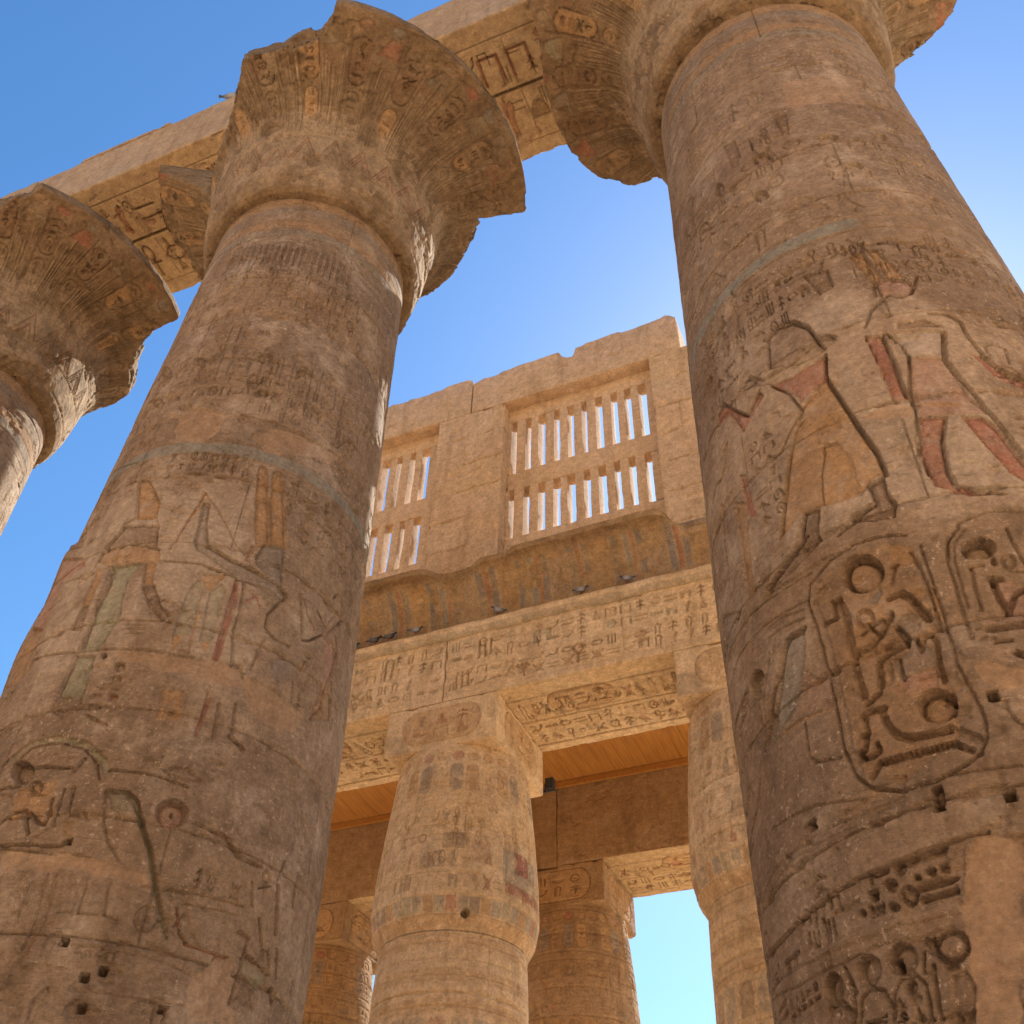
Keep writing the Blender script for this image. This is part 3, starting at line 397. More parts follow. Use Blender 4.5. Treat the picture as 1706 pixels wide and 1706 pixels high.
TRACE_R=[('W',[(-0.634,9.3),(0.17,9.076),(0.805,8.821),(1.211,7.885),(0.723,6.439),(0.084,6.531),(-1.131,6.435),(-1.487,7.25),(-1.655,8.167),(-1.202,9.454)]),('F',[(-0.648,9.07),(-0.523,9.128),(-0.361,9.074),(-0.251,8.903),(-0.204,8.686),(-0.156,8.5),(-0.234,8.47),(-0.42,8.502),(-0.693,8.666)],'b',0.045,0.55,0.035,0.35),('S',[(-0.661,9.067),(-0.523,9.128),(-0.361,9.074),(-0.251,8.903),(-0.208,8.695),(-0.131,8.679),(-0.062,8.6)],0.04,0.05,''),('F',[(-0.205,8.681),(-0.066,8.594),(-0.072,8.547),(-0.309,8.469),(-0.682,8.463),(-0.95,8.662),(-1.031,8.704),(-0.969,8.802),(-0.875,8.778),(-0.752,8.605),(-0.491,8.564)],'t',0.03,0.75,0.035,0.35),('F',[(-0.186,8.419),(-0.224,8.175),(-0.299,8.119),(-0.465,8.031),(-0.486,8.131),(-0.686,8.439),(-0.482,8.381)],'r',0.02,0.6,0.035,0.35),('F',[(-0.226,8.163),(-0.205,8.051),(-0.14,7.69),(-0.08,7.356),(-0.034,7.145),(-0.031,6.919),(-0.111,6.927),(-0.175,6.895),(-0.185,6.825),(-0.365,6.823),(-0.52,6.882),(-0.675,6.928),(-0.903,6.82),(-0.788,7.219),(-0.638,7.626),(-0.478,7.961),(-0.302,8.107)],'o',0.03,0.62,0.035,0.35),('F',[(-0.393,7.387),(-0.294,7.415),(-0.208,7.195),(-0.222,6.977),(-0.197,6.842),(-0.503,6.881),(-0.468,7.159)],'o',0.01,0.6,0.02,0.9),('S',[(-0.397,7.366),(-0.392,7.435),(-0.29,7.417)],0.03,0.03,''),('S',[(-0.388,7.383),(-0.464,7.179),(-0.503,6.881)],0.018,0.02,''),('F',[(-0.817,8.51),(-0.776,8.396),(-1.064,8.195),(-1.168,8.486),(-1.217,8.597),(-1.436,8.649),(-1.425,8.8),(-1.285,8.828),(-1.203,8.67),(-0.991,8.357)],'r',0.03,0.6,0.035,0.35),('S',[(-1.422,8.767),(-1.284,8.836),(-1.173,8.637),(-0.992,8.352),(-0.805,8.511)],0.035,0.045,''),('F',[(-1.059,8.72),(-0.923,8.814),(-0.881,8.744),(-0.822,8.632),(-0.879,8.602)],'g',0.02,0.6,0.035,0.35),('S',[(-0.686,8.439),(-0.552,8.216),(-0.481,7.964),(-0.584,7.811),(-0.733,7.619)],0.03,0.04,''),('S',[(-0.638,7.626),(-0.761,7.197),(-0.889,6.831)],0.04,0.02,'o'),('F',[(-0.172,6.887),(-0.042,6.907),(-0.051,6.735),(-0.018,6.615),(-0.058,6.511),(-0.196,6.538),(-0.275,6.581),(-0.448,6.54),(-0.318,6.668),(-0.159,6.705)],'b',0.05,0.6,0.035,0.35),('F',[(-0.66,6.928),(-0.521,6.879),(-0.601,6.558),(-0.807,6.478),(-1.151,6.461),(-1.111,6.521),(-0.742,6.698)],'b',0.05,0.6,0.035,0.35),('S',[(-0.183,8.432),(-0.226,8.163),(-0.205,8.051),(-0.14,7.69),(-0.08,7.356),(-0.034,7.145),(-0.027,6.906)],0.045,0.06,''),('S',[(-0.439,6.545),(-0.295,6.633),(-0.163,6.686)],0.04,0.05,''),('S',[(-1.113,6.512),(-0.867,6.582),(-0.684,6.698)],0.045,0.05,''),('F',[(0.153,8.484),(0.279,8.448),(0.282,8.315),(0.286,8.115),(0.276,7.793),(0.297,7.656),(0.218,7.608),(0.175,7.652),(0.187,7.882),(0.17,8.249)],'r',0.03,0.7,0.035,0.35),('S',[(0.286,8.445),(0.289,8.058),(0.282,7.687)],0.035,0.05,''),('S',[(0.151,8.476),(0.165,8.223),(0.18,7.779)],0.025,0.03,''),('F',[(0.356,8.464),(0.743,8.402),(0.657,8.083),(0.402,8.104),(0.396,8.247)],'w',0.025,0.75,0.035,0.35),('F',[(0.401,8.099),(0.654,8.042),(0.678,7.811),(0.697,7.552),(0.805,7.354),(0.306,7.407),(0.342,7.718)],'p',0.02,0.6,0.035,0.35),('F',[(0.312,7.401),(0.477,7.365),(0.396,7.119),(0.363,6.86),(0.366,6.689),(0.503,6.6),(0.651,6.532),(0.424,6.552),(0.248,6.701),(0.235,6.876),(0.251,7.116)],'r',0.035,0.6,0.035,0.35),('F',[(0.578,7.36),(0.723,7.33),(0.784,7.235),(0.864,6.857),(0.931,6.651),(0.887,6.524),(0.736,6.747),(0.66,7.01)],'r',0.035,0.75,0.035,0.35),('F',[(0.875,8.084),(0.935,8.091),(1.093,7.85),(1.197,7.801),(1.164,7.713),(1.001,7.777),(0.93,7.912)],'r',0.02,0.75,0.035,0.35),('S',[(0.7,8.65),(0.837,8.62),(0.912,8.521),(0.911,8.343),(0.953,8.093),(1.049,7.92),(1.223,7.823)],0.045,0.055,''),('S',[(0.74,8.393),(0.651,8.029),(0.693,7.81),(0.798,7.33),(0.892,6.881)],0.05,0.055,''),('S',[(0.408,8.13),(0.321,7.725),(0.286,7.385),(0.229,7.055),(0.234,6.812)],0.04,0.05,''),('S',[(0.312,8.45),(0.387,8.278),(0.402,8.104)],0.03,0.04,''),('S',[(0.483,7.357),(0.4,7.118),(0.359,6.818),(0.381,6.644)],0.03,0.04,''),('S',[(1.246,8.565),(1.372,8.607),(1.555,8.627)],0.07,0.05,'b'),('S',[(0.338,7.541),(0.604,7.484)],0.05,0.01,'o'),('S',[(0.384,6.602),(0.621,6.545)],0.03,0.03,''),('F',[(0.423,8.577),(0.636,8.564),(0.756,8.452),(0.401,8.479)],'b',0.02,0.6,0.035,0.35),('S',[(0.177,8.599),(0.271,8.802),(0.42,8.938)],0.04,0.03,'g'),('G',[(-1.491,10.169),(-0.751,9.844),(-0.673,9.511),(-0.607,9.174),(-0.868,8.816),(-1.588,9.529)],6,5,0.022,31),('G',[(-0.501,9.819),(-0.19,9.702),(-0.135,9.011),(-0.593,9.258)],3,4,0.022,32),('G',[(-1.565,8.46),(-1.251,8.073),(-1.338,7.844),(-1.772,8.071)],1,1,0.02,33),('G',[(-1.019,7.975),(-0.833,8.008),(-0.756,7.552),(-0.878,7.042),(-1.058,7.102)],7,2,0.022,34),('S',[(-1.414,8.053),(-1.74,8.039)],0.03,0.03,''),('F',[(-1.333,7.612),(-1.178,7.466),(-1.219,7.015),(-1.256,6.614),(-1.354,6.609),(-1.333,7.228)],'o',0.02,0.6,0.035,0.35),('F',[(-1.202,7.813),(-1.123,7.737),(-1.082,7.237),(-1.17,7.292)],'r',0.02,0.6,0.035,0.35),('S',[(-1.532,7.78),(-1.627,6.832)],0.05,0.04,''),('S',[(0.172,6.057),(0.195,6.199),(0.298,6.323),(0.47,6.384),(0.712,6.38)],0.02,0.02,''),('P',[(-0.067,7.57),(0.125,7.597),(0.318,7.522),(0.291,7.407),(0.012,7.502)],0.006),('S',[(0.742,9.213),(0.632,8.956),(0.534,8.908),(0.347,8.996),(0.363,9.154)],0.035,0.03,''),('F',[(0.25,9.675),(0.384,9.683),(0.448,9.274),(0.391,9.151),(0.367,9.174)],'o',0.025,0.6,0.035,0.35),('F',[(0.421,9.709),(0.508,9.683),(0.647,9.176),(0.483,9.235)],'o',0.025,0.6,0.035,0.35),('F',[(0.377,9.156),(0.467,9.226),(0.658,9.161),(0.689,9.047),(0.603,8.934),(0.385,8.988)],'p',0.035,0.6,0.035,0.35),('F',[(-0.171,9.628),(0.051,9.581),(0.058,9.286),(-0.077,9.237)],'b',0.035,0.5,0.035,0.35),('G',[(0.696,9.821),(0.976,9.839),(1.081,9.621),(0.771,9.368),(0.642,9.463)],2,4,0.02,41),('G',[(0.771,9.368),(1.267,9.398),(1.217,9.15),(0.75,9.113)],2,5,0.015,42),('G',[(0.112,9.907),(0.689,9.79),(0.623,9.645),(0.104,9.696)],1,7,0.025,43),('G',[(1.165,8.256),(1.37,8.291),(0.949,7.138),(0.821,7.127)],4,1,0.02,44),('S',[(1.424,9.998),(1.634,9.838),(1.657,8.944)],0.02,0.02,''),('S',[(1.568,10.099),(1.884,9.845),(1.97,9.488)],0.02,0.02,''),('P',[(-0.068,7.56),(0.159,7.593),(0.325,7.552),(0.302,7.455),(0.061,7.492)],0.004),('G',[(0.282,14.264),(1.308,14.488),(1.105,13.681),(0.234,13.717)],2,3,0.018,51),('F',[(0.037,12.735),(0.188,12.735),(0.142,12.244),(0.062,12.308)],'b',0.02,0.5,0.035,0.35),('F',[(-0.635,12.813),(-0.457,12.725),(-0.495,12.153),(-0.579,12.191)],'b',0.02,0.5,0.035,0.35),('E',[(-0.216,11.968),(-0.106,11.854),(-0.195,12.109)],'',0.04,0),('E',[(0.507,11.951),(0.617,11.922),(0.522,12.03)],'',0.04,0),('E',[(-0.34,11.289),(-0.263,11.207),(-0.323,11.394)],'',0.04,0),('E',[(0.627,11.247),(0.727,11.236),(0.647,11.341)],'',0.035,0),('E',[(-0.798,12.022),(-0.731,11.926),(-0.781,12.142)],'',0.04,0),('E',[(1.066,11.958),(1.176,12.004),(1.097,12.077)],'',0.03,0),('S',[(-1.122,11.597),(-0.762,11.584)],0.06,0.05,'b'),('S',[(-0.77,10.753),(-0.594,10.779)],0.05,0.04,'b'),('S',[(-0.494,11.039),(-0.218,11.127)],0.02,0.02,''),('G',[(0.373,11.433),(0.624,11.387),(0.548,11.026),(0.313,11.117)],2,2,0.02,52),('G',[(1.16,11.496),(1.515,11.511),(1.358,11.054),(1.053,11.108)],1,4,0.018,53),('G',[(-0.467,12.658),(0.247,12.652),(0.201,11.97),(-0.504,11.798)],2,3,0.018,54),('G',[(-1.449,12.277),(-0.973,11.958),(-1.059,11.403),(-1.69,11.826)],2,2,0.02,55),('S',[(1.098,10.665),(1.465,10.489)],0.02,0.03,''),('P',[(0.277,13.501),(1.304,13.61),(1.088,12.785),(0.206,12.848)],0.006),('F',[(-0.356,6.328),(-0.146,6.305),(-0.022,6.137),(-0.022,5.777),(-0.033,5.399),(-0.047,5.173),(-0.069,4.92),(-0.102,4.796),(-0.45,4.643),(-0.648,4.764),(-0.685,5.059),(-0.689,5.288),(-0.687,5.78),(-0.718,6.108),(-0.658,6.267)],'o',0.006,0.32,0.02,0.95),('S',[(-0.028,6.327),(-0.14,6.375),(-0.339,6.406),(-0.561,6.364),(-0.734,6.273),(-0.78,6.134),(-0.751,5.897),(-0.739,5.494),(-0.744,5.258),(-0.75,4.98),(-0.721,4.796),(-0.647,4.682),(-0.462,4.594),(-0.285,4.585),(-0.103,4.636),(-0.014,4.68)],0.028,0.03,''),('S',[(-0.032,6.183),(-0.011,6.023),(0.001,5.833),(-0.008,5.534)],0.028,0.025,''),('S',[(0.035,6.213),(0.035,5.82),(0.024,5.451),(0.018,5.255),(0.048,5.046),(0.062,4.883),(0.042,4.766),(-0.017,4.681)],0.022,0.022,''),('S',[(-0.671,6.147),(-0.726,6.071),(-0.705,5.869),(-0.695,5.47),(-0.701,5.236),(-0.709,4.96),(-0.682,4.799)],0.05,0.014,'t'),('E',[(-0.363,6.154),(-0.229,6.084),(-0.33,6.303)],'',0.09,0),('E',[(-0.355,6.129),(-0.25,6.074),(-0.33,6.244)],'',-0.035,1),('S',[(-0.559,6.031),(-0.534,5.875),(-0.555,5.629),(-0.557,5.422),(-0.55,5.265)],0.07,0.05,''),('S',[(-0.697,5.907),(-0.6,5.899),(-0.606,6.038)],0.045,0.05,''),('S',[(-0.242,5.882),(-0.161,5.885),(-0.116,5.826),(-0.083,5.723),(-0.053,5.634)],0.065,0.06,''),('S',[(-0.539,5.577),(-0.435,5.58),(-0.337,5.644),(-0.26,5.76)],0.06,0.05,''),('S',[(-0.429,5.283),(-0.408,5.445),(-0.334,5.483),(-0.226,5.502),(-0.208,5.55),(-0.254,5.656)],0.06,0.06,''),('S',[(-0.348,5.55),(-0.228,5.558)],0.04,0.04,''),('S',[(-0.158,5.529),(-0.15,5.436),(-0.115,5.512),(-0.065,5.527),(-0.054,5.454),(-0.077,5.297),(-0.078,5.189)],0.04,0.045,''),('S',[(-0.288,5.426),(-0.294,5.277)],0.03,0.03,''),('S',[(-0.349,5.418),(-0.359,5.293)],0.035,0.02,'t'),('F',[(-0.274,5.741),(-0.138,5.733),(-0.088,5.662),(-0.161,5.518),(-0.083,5.416),(-0.091,5.314),(-0.314,5.274),(-0.334,5.399),(-0.22,5.469)],'g',0.012,0.5,0.03,0.7),('F',[(-0.292,5.287),(-0.104,5.295),(-0.104,5.227),(-0.13,5.157),(-0.333,5.236)],'p',0.015,0.6,0.03,0.7),('S',[(-0.149,6.109),(-0.199,5.982)],0.03,0.02,''),('S',[(-0.17,6.105),(-0.134,6.109)],0.03,0.03,''),('E',[(-0.422,5.801),(-0.376,5.778),(-0.409,5.862)],'',0.028,2),('S',[(-0.463,5.694),(-0.319,5.744)],0.03,0.035,''),('S',[(-0.416,5.759),(-0.367,5.646)],0.03,0.035,''),('F',[(-0.514,5.76),(-0.409,5.886),(-0.3,5.897),(-0.292,5.75),(-0.427,5.613),(-0.53,5.616)],'o',0.004,0.5,0.02,0.95),('F',[(-0.13,6.283),(-0.022,6.221),(0.001,6.073),(-0.097,6.072),(-0.18,6.151)],'o',0.004,0.6,0.02,0.95),('F',[(-0.002,5.86),(0.035,5.82),(0.031,5.619),(-0.017,5.537)],'o',0.004,0.6,0.02,0.95),('F',[(-0.379,5.924),(-0.278,5.993),(-0.268,5.948),(-0.327,5.871)],'g',0.01,0.6,0.035,0.35),('E',[(-0.158,5.04),(-0.052,5.005),(-0.131,5.146)],'',0.075,0),('E',[(-0.061,5.067),(-0.048,5.063),(-0.056,5.088)],'b',0.08,0),('S',[(-0.59,5.136),(-0.534,5.149),(-0.452,5.129)],0.06,0.05,''),('S',[(-0.466,5.09),(-0.449,4.995),(-0.408,4.925),(-0.343,4.884),(-0.143,4.865)],0.06,0.06,''),('S',[(-0.542,5.204),(-0.451,5.241)],0.05,0.04,''),('S',[(-0.578,5.119),(-0.58,5.02),(-0.618,5.016)],0.05,0.05,''),('S',[(-0.585,5.022),(-0.62,4.92)],0.05,0.05,''),('S',[(-0.664,4.918),(-0.643,4.871),(-0.582,4.86),(-0.537,4.878),(-0.545,4.929)],0.045,0.05,''),('S',[(-0.671,4.868),(-0.654,4.913)],0.06,0.04,''),('S',[(-0.124,4.875),(-0.061,4.824),(-0.002,4.767)],0.06,0.03,''),('S',[(-0.578,4.796),(-0.557,4.814),(-0.546,4.791),(-0.525,4.81),(-0.515,4.787),(-0.494,4.806),(-0.484,4.783),(-0.463,4.802),(-0.453,4.78),(-0.433,4.799),(-0.423,4.777),(-0.403,4.796),(-0.394,4.774),(-0.374,4.793),(-0.364,4.771),(-0.344,4.791),(-0.335,4.769),(-0.315,4.789),(-0.306,4.768),(-0.287,4.787),(-0.278,4.766),(-0.258,4.786),(-0.249,4.765),(-0.23,4.785),(-0.221,4.764),(-0.202,4.784),(-0.193,4.763),(-0.174,4.784),(-0.166,4.763),(-0.147,4.783),(-0.138,4.763),(-0.119,4.783),(-0.111,4.763)],0.035,0.05,''),('S',[(-0.616,4.745),(-0.567,4.797)],0.055,0.055,''),('S',[(-0.119,4.765),(-0.052,4.706)],0.045,0.04,''),('S',[(-0.43,4.676),(-0.435,4.647)],0.02,0.02,'r'),('S',[(0.286,6.287),(0.193,6.186),(0.155,6.046),(0.153,5.847),(0.139,5.722),(0.139,5.417)],0.025,0.022,''),('S',[(0.318,6.264),(0.225,6.162),(0.194,6.007),(0.174,5.65)],0.02,0.015,''),('E',[(0.351,6.089),(0.448,6.07),(0.376,6.18)],'',0.085,0),('S',[(0.41,5.982),(0.408,5.943)],0.04,0.04,''),('S',[(0.271,5.946),(0.248,5.756),(0.243,5.607)],0.03,0.025,''),('S',[(0.262,5.948),(0.335,5.944)],0.03,0.02,''),('S',[(0.359,5.834),(0.359,5.706),(0.374,5.561)],0.055,0.06,''),('S',[(0.38,5.566),(0.452,5.69),(0.516,5.726)],0.045,0.05,''),('S',[(0.349,5.83),(0.408,5.818)],0.05,0.05,''),('S',[(0.247,5.464),(0.331,5.455),(0.454,5.464)],0.06,0.055,''),('S',[(0.25,5.366),(0.33,5.363)],0.04,0.045,''),('S',[(0.336,5.268),(0.384,5.231)],0.055,0.055,''),('S',[(0.188,5.404),(0.254,5.394)],0.03,0.02,''),('F',[(0.381,5.817),(0.525,5.756),(0.446,5.495),(0.259,5.506),(0.377,5.554)],'p',0.006,0.45,0.02,0.9),('E',[(0.487,5.95),(0.517,5.946),(0.502,6.001)],'',0.025,2),('S',[(0.557,6.235),(0.564,6.068),(0.575,5.92)],0.025,0.025,''),('S',[(0.47,5.873),(0.556,5.859)],0.02,0.02,''),('F',[(0.106,5.229),(0.183,5.232),(0.21,5.209),(0.252,5.177),(0.415,5.115),(0.385,5.017),(0.192,5.053),(0.136,5.121)],'l',0.01,1,0.02,0.9),('P',[(0.106,5.229),(0.183,5.232),(0.21,5.209),(0.252,5.177),(0.415,5.115),(0.385,5.017),(0.192,5.053),(0.136,5.121)],0.004),('H',[(0.139,5.017),(0.161,5.011)]),('H',[(0.053,4.407),(0.079,4.401)]),('S',[(0.181,4.928),(0.204,4.84),(0.289,4.704)],0.025,0.02,''),('S',[(-0.212,4.601),(-0.075,4.589),(0.154,4.564)],0.02,0.018,''),('F',[(-1.036,6.002),(-0.851,5.971),(-0.891,5.773),(-0.946,5.615),(-1.058,5.434),(-1.337,5.334),(-1.335,5.418),(-1.194,5.643),(-1.107,5.847)],'u',0.03,0.6,0.035,0.35),('S',[(-0.852,5.967),(-0.991,5.985),(-1.078,5.895),(-1.136,5.8),(-1.204,5.714),(-1.299,5.545),(-1.387,5.389)],0.055,0.06,''),('S',[(-1.192,6.11),(-1.014,6.097),(-0.835,6.045)],0.025,0.02,'g'),('S',[(-1.174,6.182),(-0.998,6.17),(-0.828,6.11)],0.02,0.02,'w'),('S',[(-1.109,6.454),(-0.866,6.409),(-0.528,6.402)],0.04,0.025,'w'),('S',[(-1.036,6.534),(-0.857,6.597),(-0.733,6.692),(-0.698,6.792)],0.05,0.04,''),('F',[(-0.914,5.659),(-1.002,5.377),(-0.737,5.29),(-0.741,5.483),(-0.839,5.564)],'p',0.012,0.3,0.035,0.35),('S',[(-1.273,5.344),(-1.035,5.336),(-0.749,5.29)],0.03,0.012,'o'),('S',[(-1.0,5.293),(-1.012,5.069),(-0.971,5.003)],0.03,0.025,''),('S',[(-0.971,5.003),(-0.783,4.941)],0.02,0.02,''),('E',[(-1.402,5.859),(-1.306,5.794),(-1.371,5.967)],'',0.06,0),('S',[(-2.092,5.754),(-1.993,5.897),(-1.57,5.923)],0.05,0.04,''),('S',[(-1.23,5.947),(-1.351,5.724),(-1.441,5.35)],0.03,0.02,''),('H',[(-1.099,4.641),(-1.065,4.625)]),('S',[(-1.128,4.67),(-1.167,4.659)],0.03,0.02,''),('F',[(-1.871,6.858),(-1.472,6.58),(-1.736,6.454),(-2.09,6.576)],'g',0.02,0.6,0.035,0.35),('S',[(-2.26,6.408),(-1.736,6.454),(-1.354,6.445),(-0.926,6.377),(-0.707,6.363)],0.02,0.018,''),('S',[(-2.062,6.158),(-1.644,6.272),(-1.233,6.242),(-0.775,6.163)],0.02,0.015,''),('S',[(-1.593,5.212),(-1.725,5.063),(-2.141,4.951)],0.035,0.035,''),('S',[(-1.916,4.925),(-2.258,4.943)],0.03,0.03,''),('S',[(-1.525,4.828),(-1.031,4.742),(-0.692,4.628)],0.02,0.015,''),('F',[(-0.318,4.554),(-0.254,4.563),(-0.264,4.46),(-0.265,4.441),(-0.306,4.416),(-0.329,4.461),(-0.319,4.516)],'b',0.07,0.35,0.02,0.7),('H',[(-0.303,4.443),(-0.29,4.439)]),('H',[(-0.784,4.095),(-0.757,4.086)]),('S',[(-2.258,4.263),(-1.676,4.169),(-1.385,4.175),(-1.162,4.189),(-0.982,4.201),(-0.815,4.211),(-0.627,4.216),(-0.466,4.226),(-0.334,4.23),(-0.206,4.243),(-0.102,4.246)],0.022,0.03,''),('S',[(-1.882,4.511),(-1.577,4.58),(-1.175,4.567),(-0.725,4.56),(-0.472,4.559)],0.02,0.012,''),('S',[(-1.711,4.496),(-1.343,4.532),(-0.901,4.504),(-0.638,4.485)],0.018,0.01,''),('F',[(-2.258,4.263),(-1.676,4.169),(-1.385,4.175),(-1.162,4.189),(-0.982,4.201),(-0.815,4.211),(-0.627,4.216),(-0.466,4.226),(-0.334,4.23),(-0.206,4.243),(-0.102,4.246),(-0.226,4.199),(-0.282,4.039),(-0.304,3.944),(-0.589,3.931),(-0.885,3.95),(-1.163,3.943),(-1.58,3.953),(-2.191,4.057)],'b',0.015,0.25,0.02,0.9),('F',[(-2.252,4.081),(-1.712,3.975),(-1.244,3.919),(-0.898,3.902),(-0.599,3.892),(-0.329,3.883),(-0.342,3.781),(-0.364,3.538),(-0.432,3.355),(-2.248,3.897)],'b',0.012,0.22,0.02,0.9),('S',[(-2.255,4.022),(-1.547,3.86),(-1.087,3.829),(-0.808,3.839),(-0.62,3.815),(-0.403,3.821)],0.018,0.014,''),('S',[(-2.258,4.033),(-1.741,3.986),(-1.753,4.028)],0.02,0.02,''),('S',[(-1.288,4.193),(-1.295,4.129)],0.04,0.04,''),('S',[(-1.225,4.186),(-1.239,4.098)],0.035,0.04,''),('S',[(-1.088,4.196),(-1.09,4.141)],0.045,0.04,''),('S',[(-1.027,4.2),(-1.024,4.116)],0.03,0.04,''),('S',[(-0.783,4.208),(-0.781,4.153)],0.03,0.04,''),('S',[(-1.326,4.077),(-1.329,4.014)],0.045,0.04,''),('S',[(-1.28,4.059),(-1.281,3.986)],0.04,0.04,''),('S',[(-1.235,4.051),(-1.246,3.983)],0.03,0.04,''),('S',[(-1.137,4.077),(-1.138,3.978)],0.03,0.04,''),('S',[(-1.097,4.071),(-1.094,3.989)],0.03,0.04,''),('S',[(-0.797,4.033),(-0.808,3.993)],0.03,0.04,''),('S',[(-0.771,4.033),(-0.782,3.993)],0.03,0.04,''),('S',[(-0.744,4.028),(-0.754,3.992)],0.03,0.04,''),('S',[(-0.822,4.042),(-0.824,3.999)],0.03,0.04,''),('S',[(-1.187,4.105),(-1.173,4.054)],0.03,0.04,''),('S',[(-1.382,4.184),(-1.371,4.16)],0.04,0.04,''),('S',[(-1.61,4.002),(-1.61,3.974)],0.05,0.04,''),('S',[(-1.512,4.001),(-1.505,3.962)],0.04,0.04,''),('S',[(-1.802,4.075),(-1.789,4.032)],0.03,0.04,''),('S',[(-1.68,4.038),(-1.458,4.027)],0.03,0.035,''),('S',[(-0.754,4.198),(-0.673,4.191)],0.04,0.04,''),('S',[(-0.537,4.195),(-0.34,4.205)],0.06,0.045,''),('S',[(-0.307,4.204),(-0.324,4.156)],0.035,-0.012,''),('S',[(-0.522,4.048),(-0.325,4.047)],0.04,0.05,''),('S',[(-0.523,3.992),(-0.336,3.99)],0.04,0.05,''),('E',[(-0.673,4.115),(-0.63,4.1),(-0.665,4.148)],'',0.05,0),('E',[(-0.593,4.182),(-0.561,4.171),(-0.583,4.217)],'',0.045,0),('E',[(-0.59,4.03),(-0.556,4.019),(-0.581,4.066)],'',0.05,2),('E',[(-0.684,4.0),(-0.652,3.989),(-0.679,4.019)],'',0.04,0),('E',[(-0.437,4.118),(-0.409,4.11),(-0.432,4.136)],'',0.04,0),('E',[(-0.515,4.107),(-0.49,4.099),(-0.511,4.123)],'',0.04,0),('E',[(-0.365,4.114),(-0.337,4.106),(-0.359,4.136)],'',0.035,0),('E',[(-0.875,4.025),(-0.851,4.017),(-0.87,4.045)],'',0.04,0),('S',[(-1.063,4.094),(-0.891,4.093)],0.05,0.02,''),('S',[(-0.869,4.09),(-0.807,4.077)],0.02,-0.01,'w'),('P',[(-0.109,4.218),(-0.048,4.217),(0.067,4.193),(-0.214,3.258),(-0.447,3.3),(-0.364,3.538),(-0.338,3.78),(-0.308,3.961),(-0.261,4.103),(-0.183,4.179)],0.03),('E',[(-0.916,3.736),(-0.838,3.712),(-0.895,3.812)],'',0.05,0),('E',[(-0.701,3.731),(-0.62,3.708),(-0.68,3.808)],'',0.05,0),('E',[(-1.188,3.73),(-1.113,3.706),(-1.165,3.804)],'',0.05,0),('E',[(-0.435,3.724),(-0.364,3.707),(-0.416,3.795)],'',0.05,2),('E',[(-0.435,3.724),(-0.383,3.711),(-0.421,3.777)],'l',-0.01,1),('H',[(-0.755,3.72),(-0.737,3.714)]),('S',[(-1.041,3.442),(-1.003,3.612),(-0.924,3.649),(-0.848,3.618),(-0.821,3.536),(-0.842,3.39)],0.024,0.03,''),('S',[(-0.833,3.387),(-0.793,3.583),(-0.734,3.638),(-0.651,3.637),(-0.609,3.58),(-0.629,3.339)],0.024,0.03,''),('E',[(-0.695,3.592),(-0.658,3.582),(-0.686,3.625)],'',0.05,0),('G',[(-0.965,3.625),(-0.836,3.587),(-0.87,3.397),(-1.02,3.436)],4,1,0.035,61),('G',[(-0.773,3.566),(-0.635,3.533),(-0.67,3.348),(-0.815,3.383)],3,2,0.03,62),('S',[(-1.075,3.804),(-1.025,3.659)],0.03,0.035,''),('S',[(-1.058,3.711),(-1.053,3.603),(-1.085,3.454)],0.035,0.035,''),('S',[(-0.576,3.729),(-0.605,3.642)],0.02,0.025,''),('S',[(-0.548,3.658),(-0.59,3.33)],0.03,0.03,''),('S',[(-1.247,3.581),(-1.241,3.645),(-1.142,3.646),(-1.084,3.58)],0.04,0.04,''),('F',[(-0.467,3.591),(-0.393,3.597),(-0.375,3.525),(-0.428,3.367),(-0.525,3.359)],'b',0.02,0.5,0.035,0.35),('E',[(-0.457,3.628),(-0.423,3.619),(-0.453,3.642)],'',0.03,0),('S',[(-0.558,3.781),(-0.53,3.725)],0.06,0.03,''),('G',[(-0.541,3.809),(-0.493,3.796),(-0.514,3.721),(-0.562,3.734)],1,1,0.04,65),('G',[(-1.668,3.823),(-1.304,3.784),(-1.333,3.7),(-1.697,3.71)],2,5,0.035,63),('G',[(-2.255,4.232),(-1.773,4.121),(-1.921,3.988),(-2.25,4.012)],3,2,0.03,64),('G',[(-2.24,3.93),(-1.71,3.801),(-1.723,3.719),(-2.259,3.86)],1,2,0.03,66),('E',[(-0.206,3.618),(-0.205,3.618),(-0.206,3.619)],'',0.0,0)]
# ------------------------------------------------------------------ ground
def ground():
    g=tag(mesh_obj('ground',[(-600,-600,0),(600,-600,0),(600,600,0),(-600,600,0)],[[0,1,2,3]],M_ground,smooth=False,origin=(0,0,0)),kind='structure'); return g
ground()
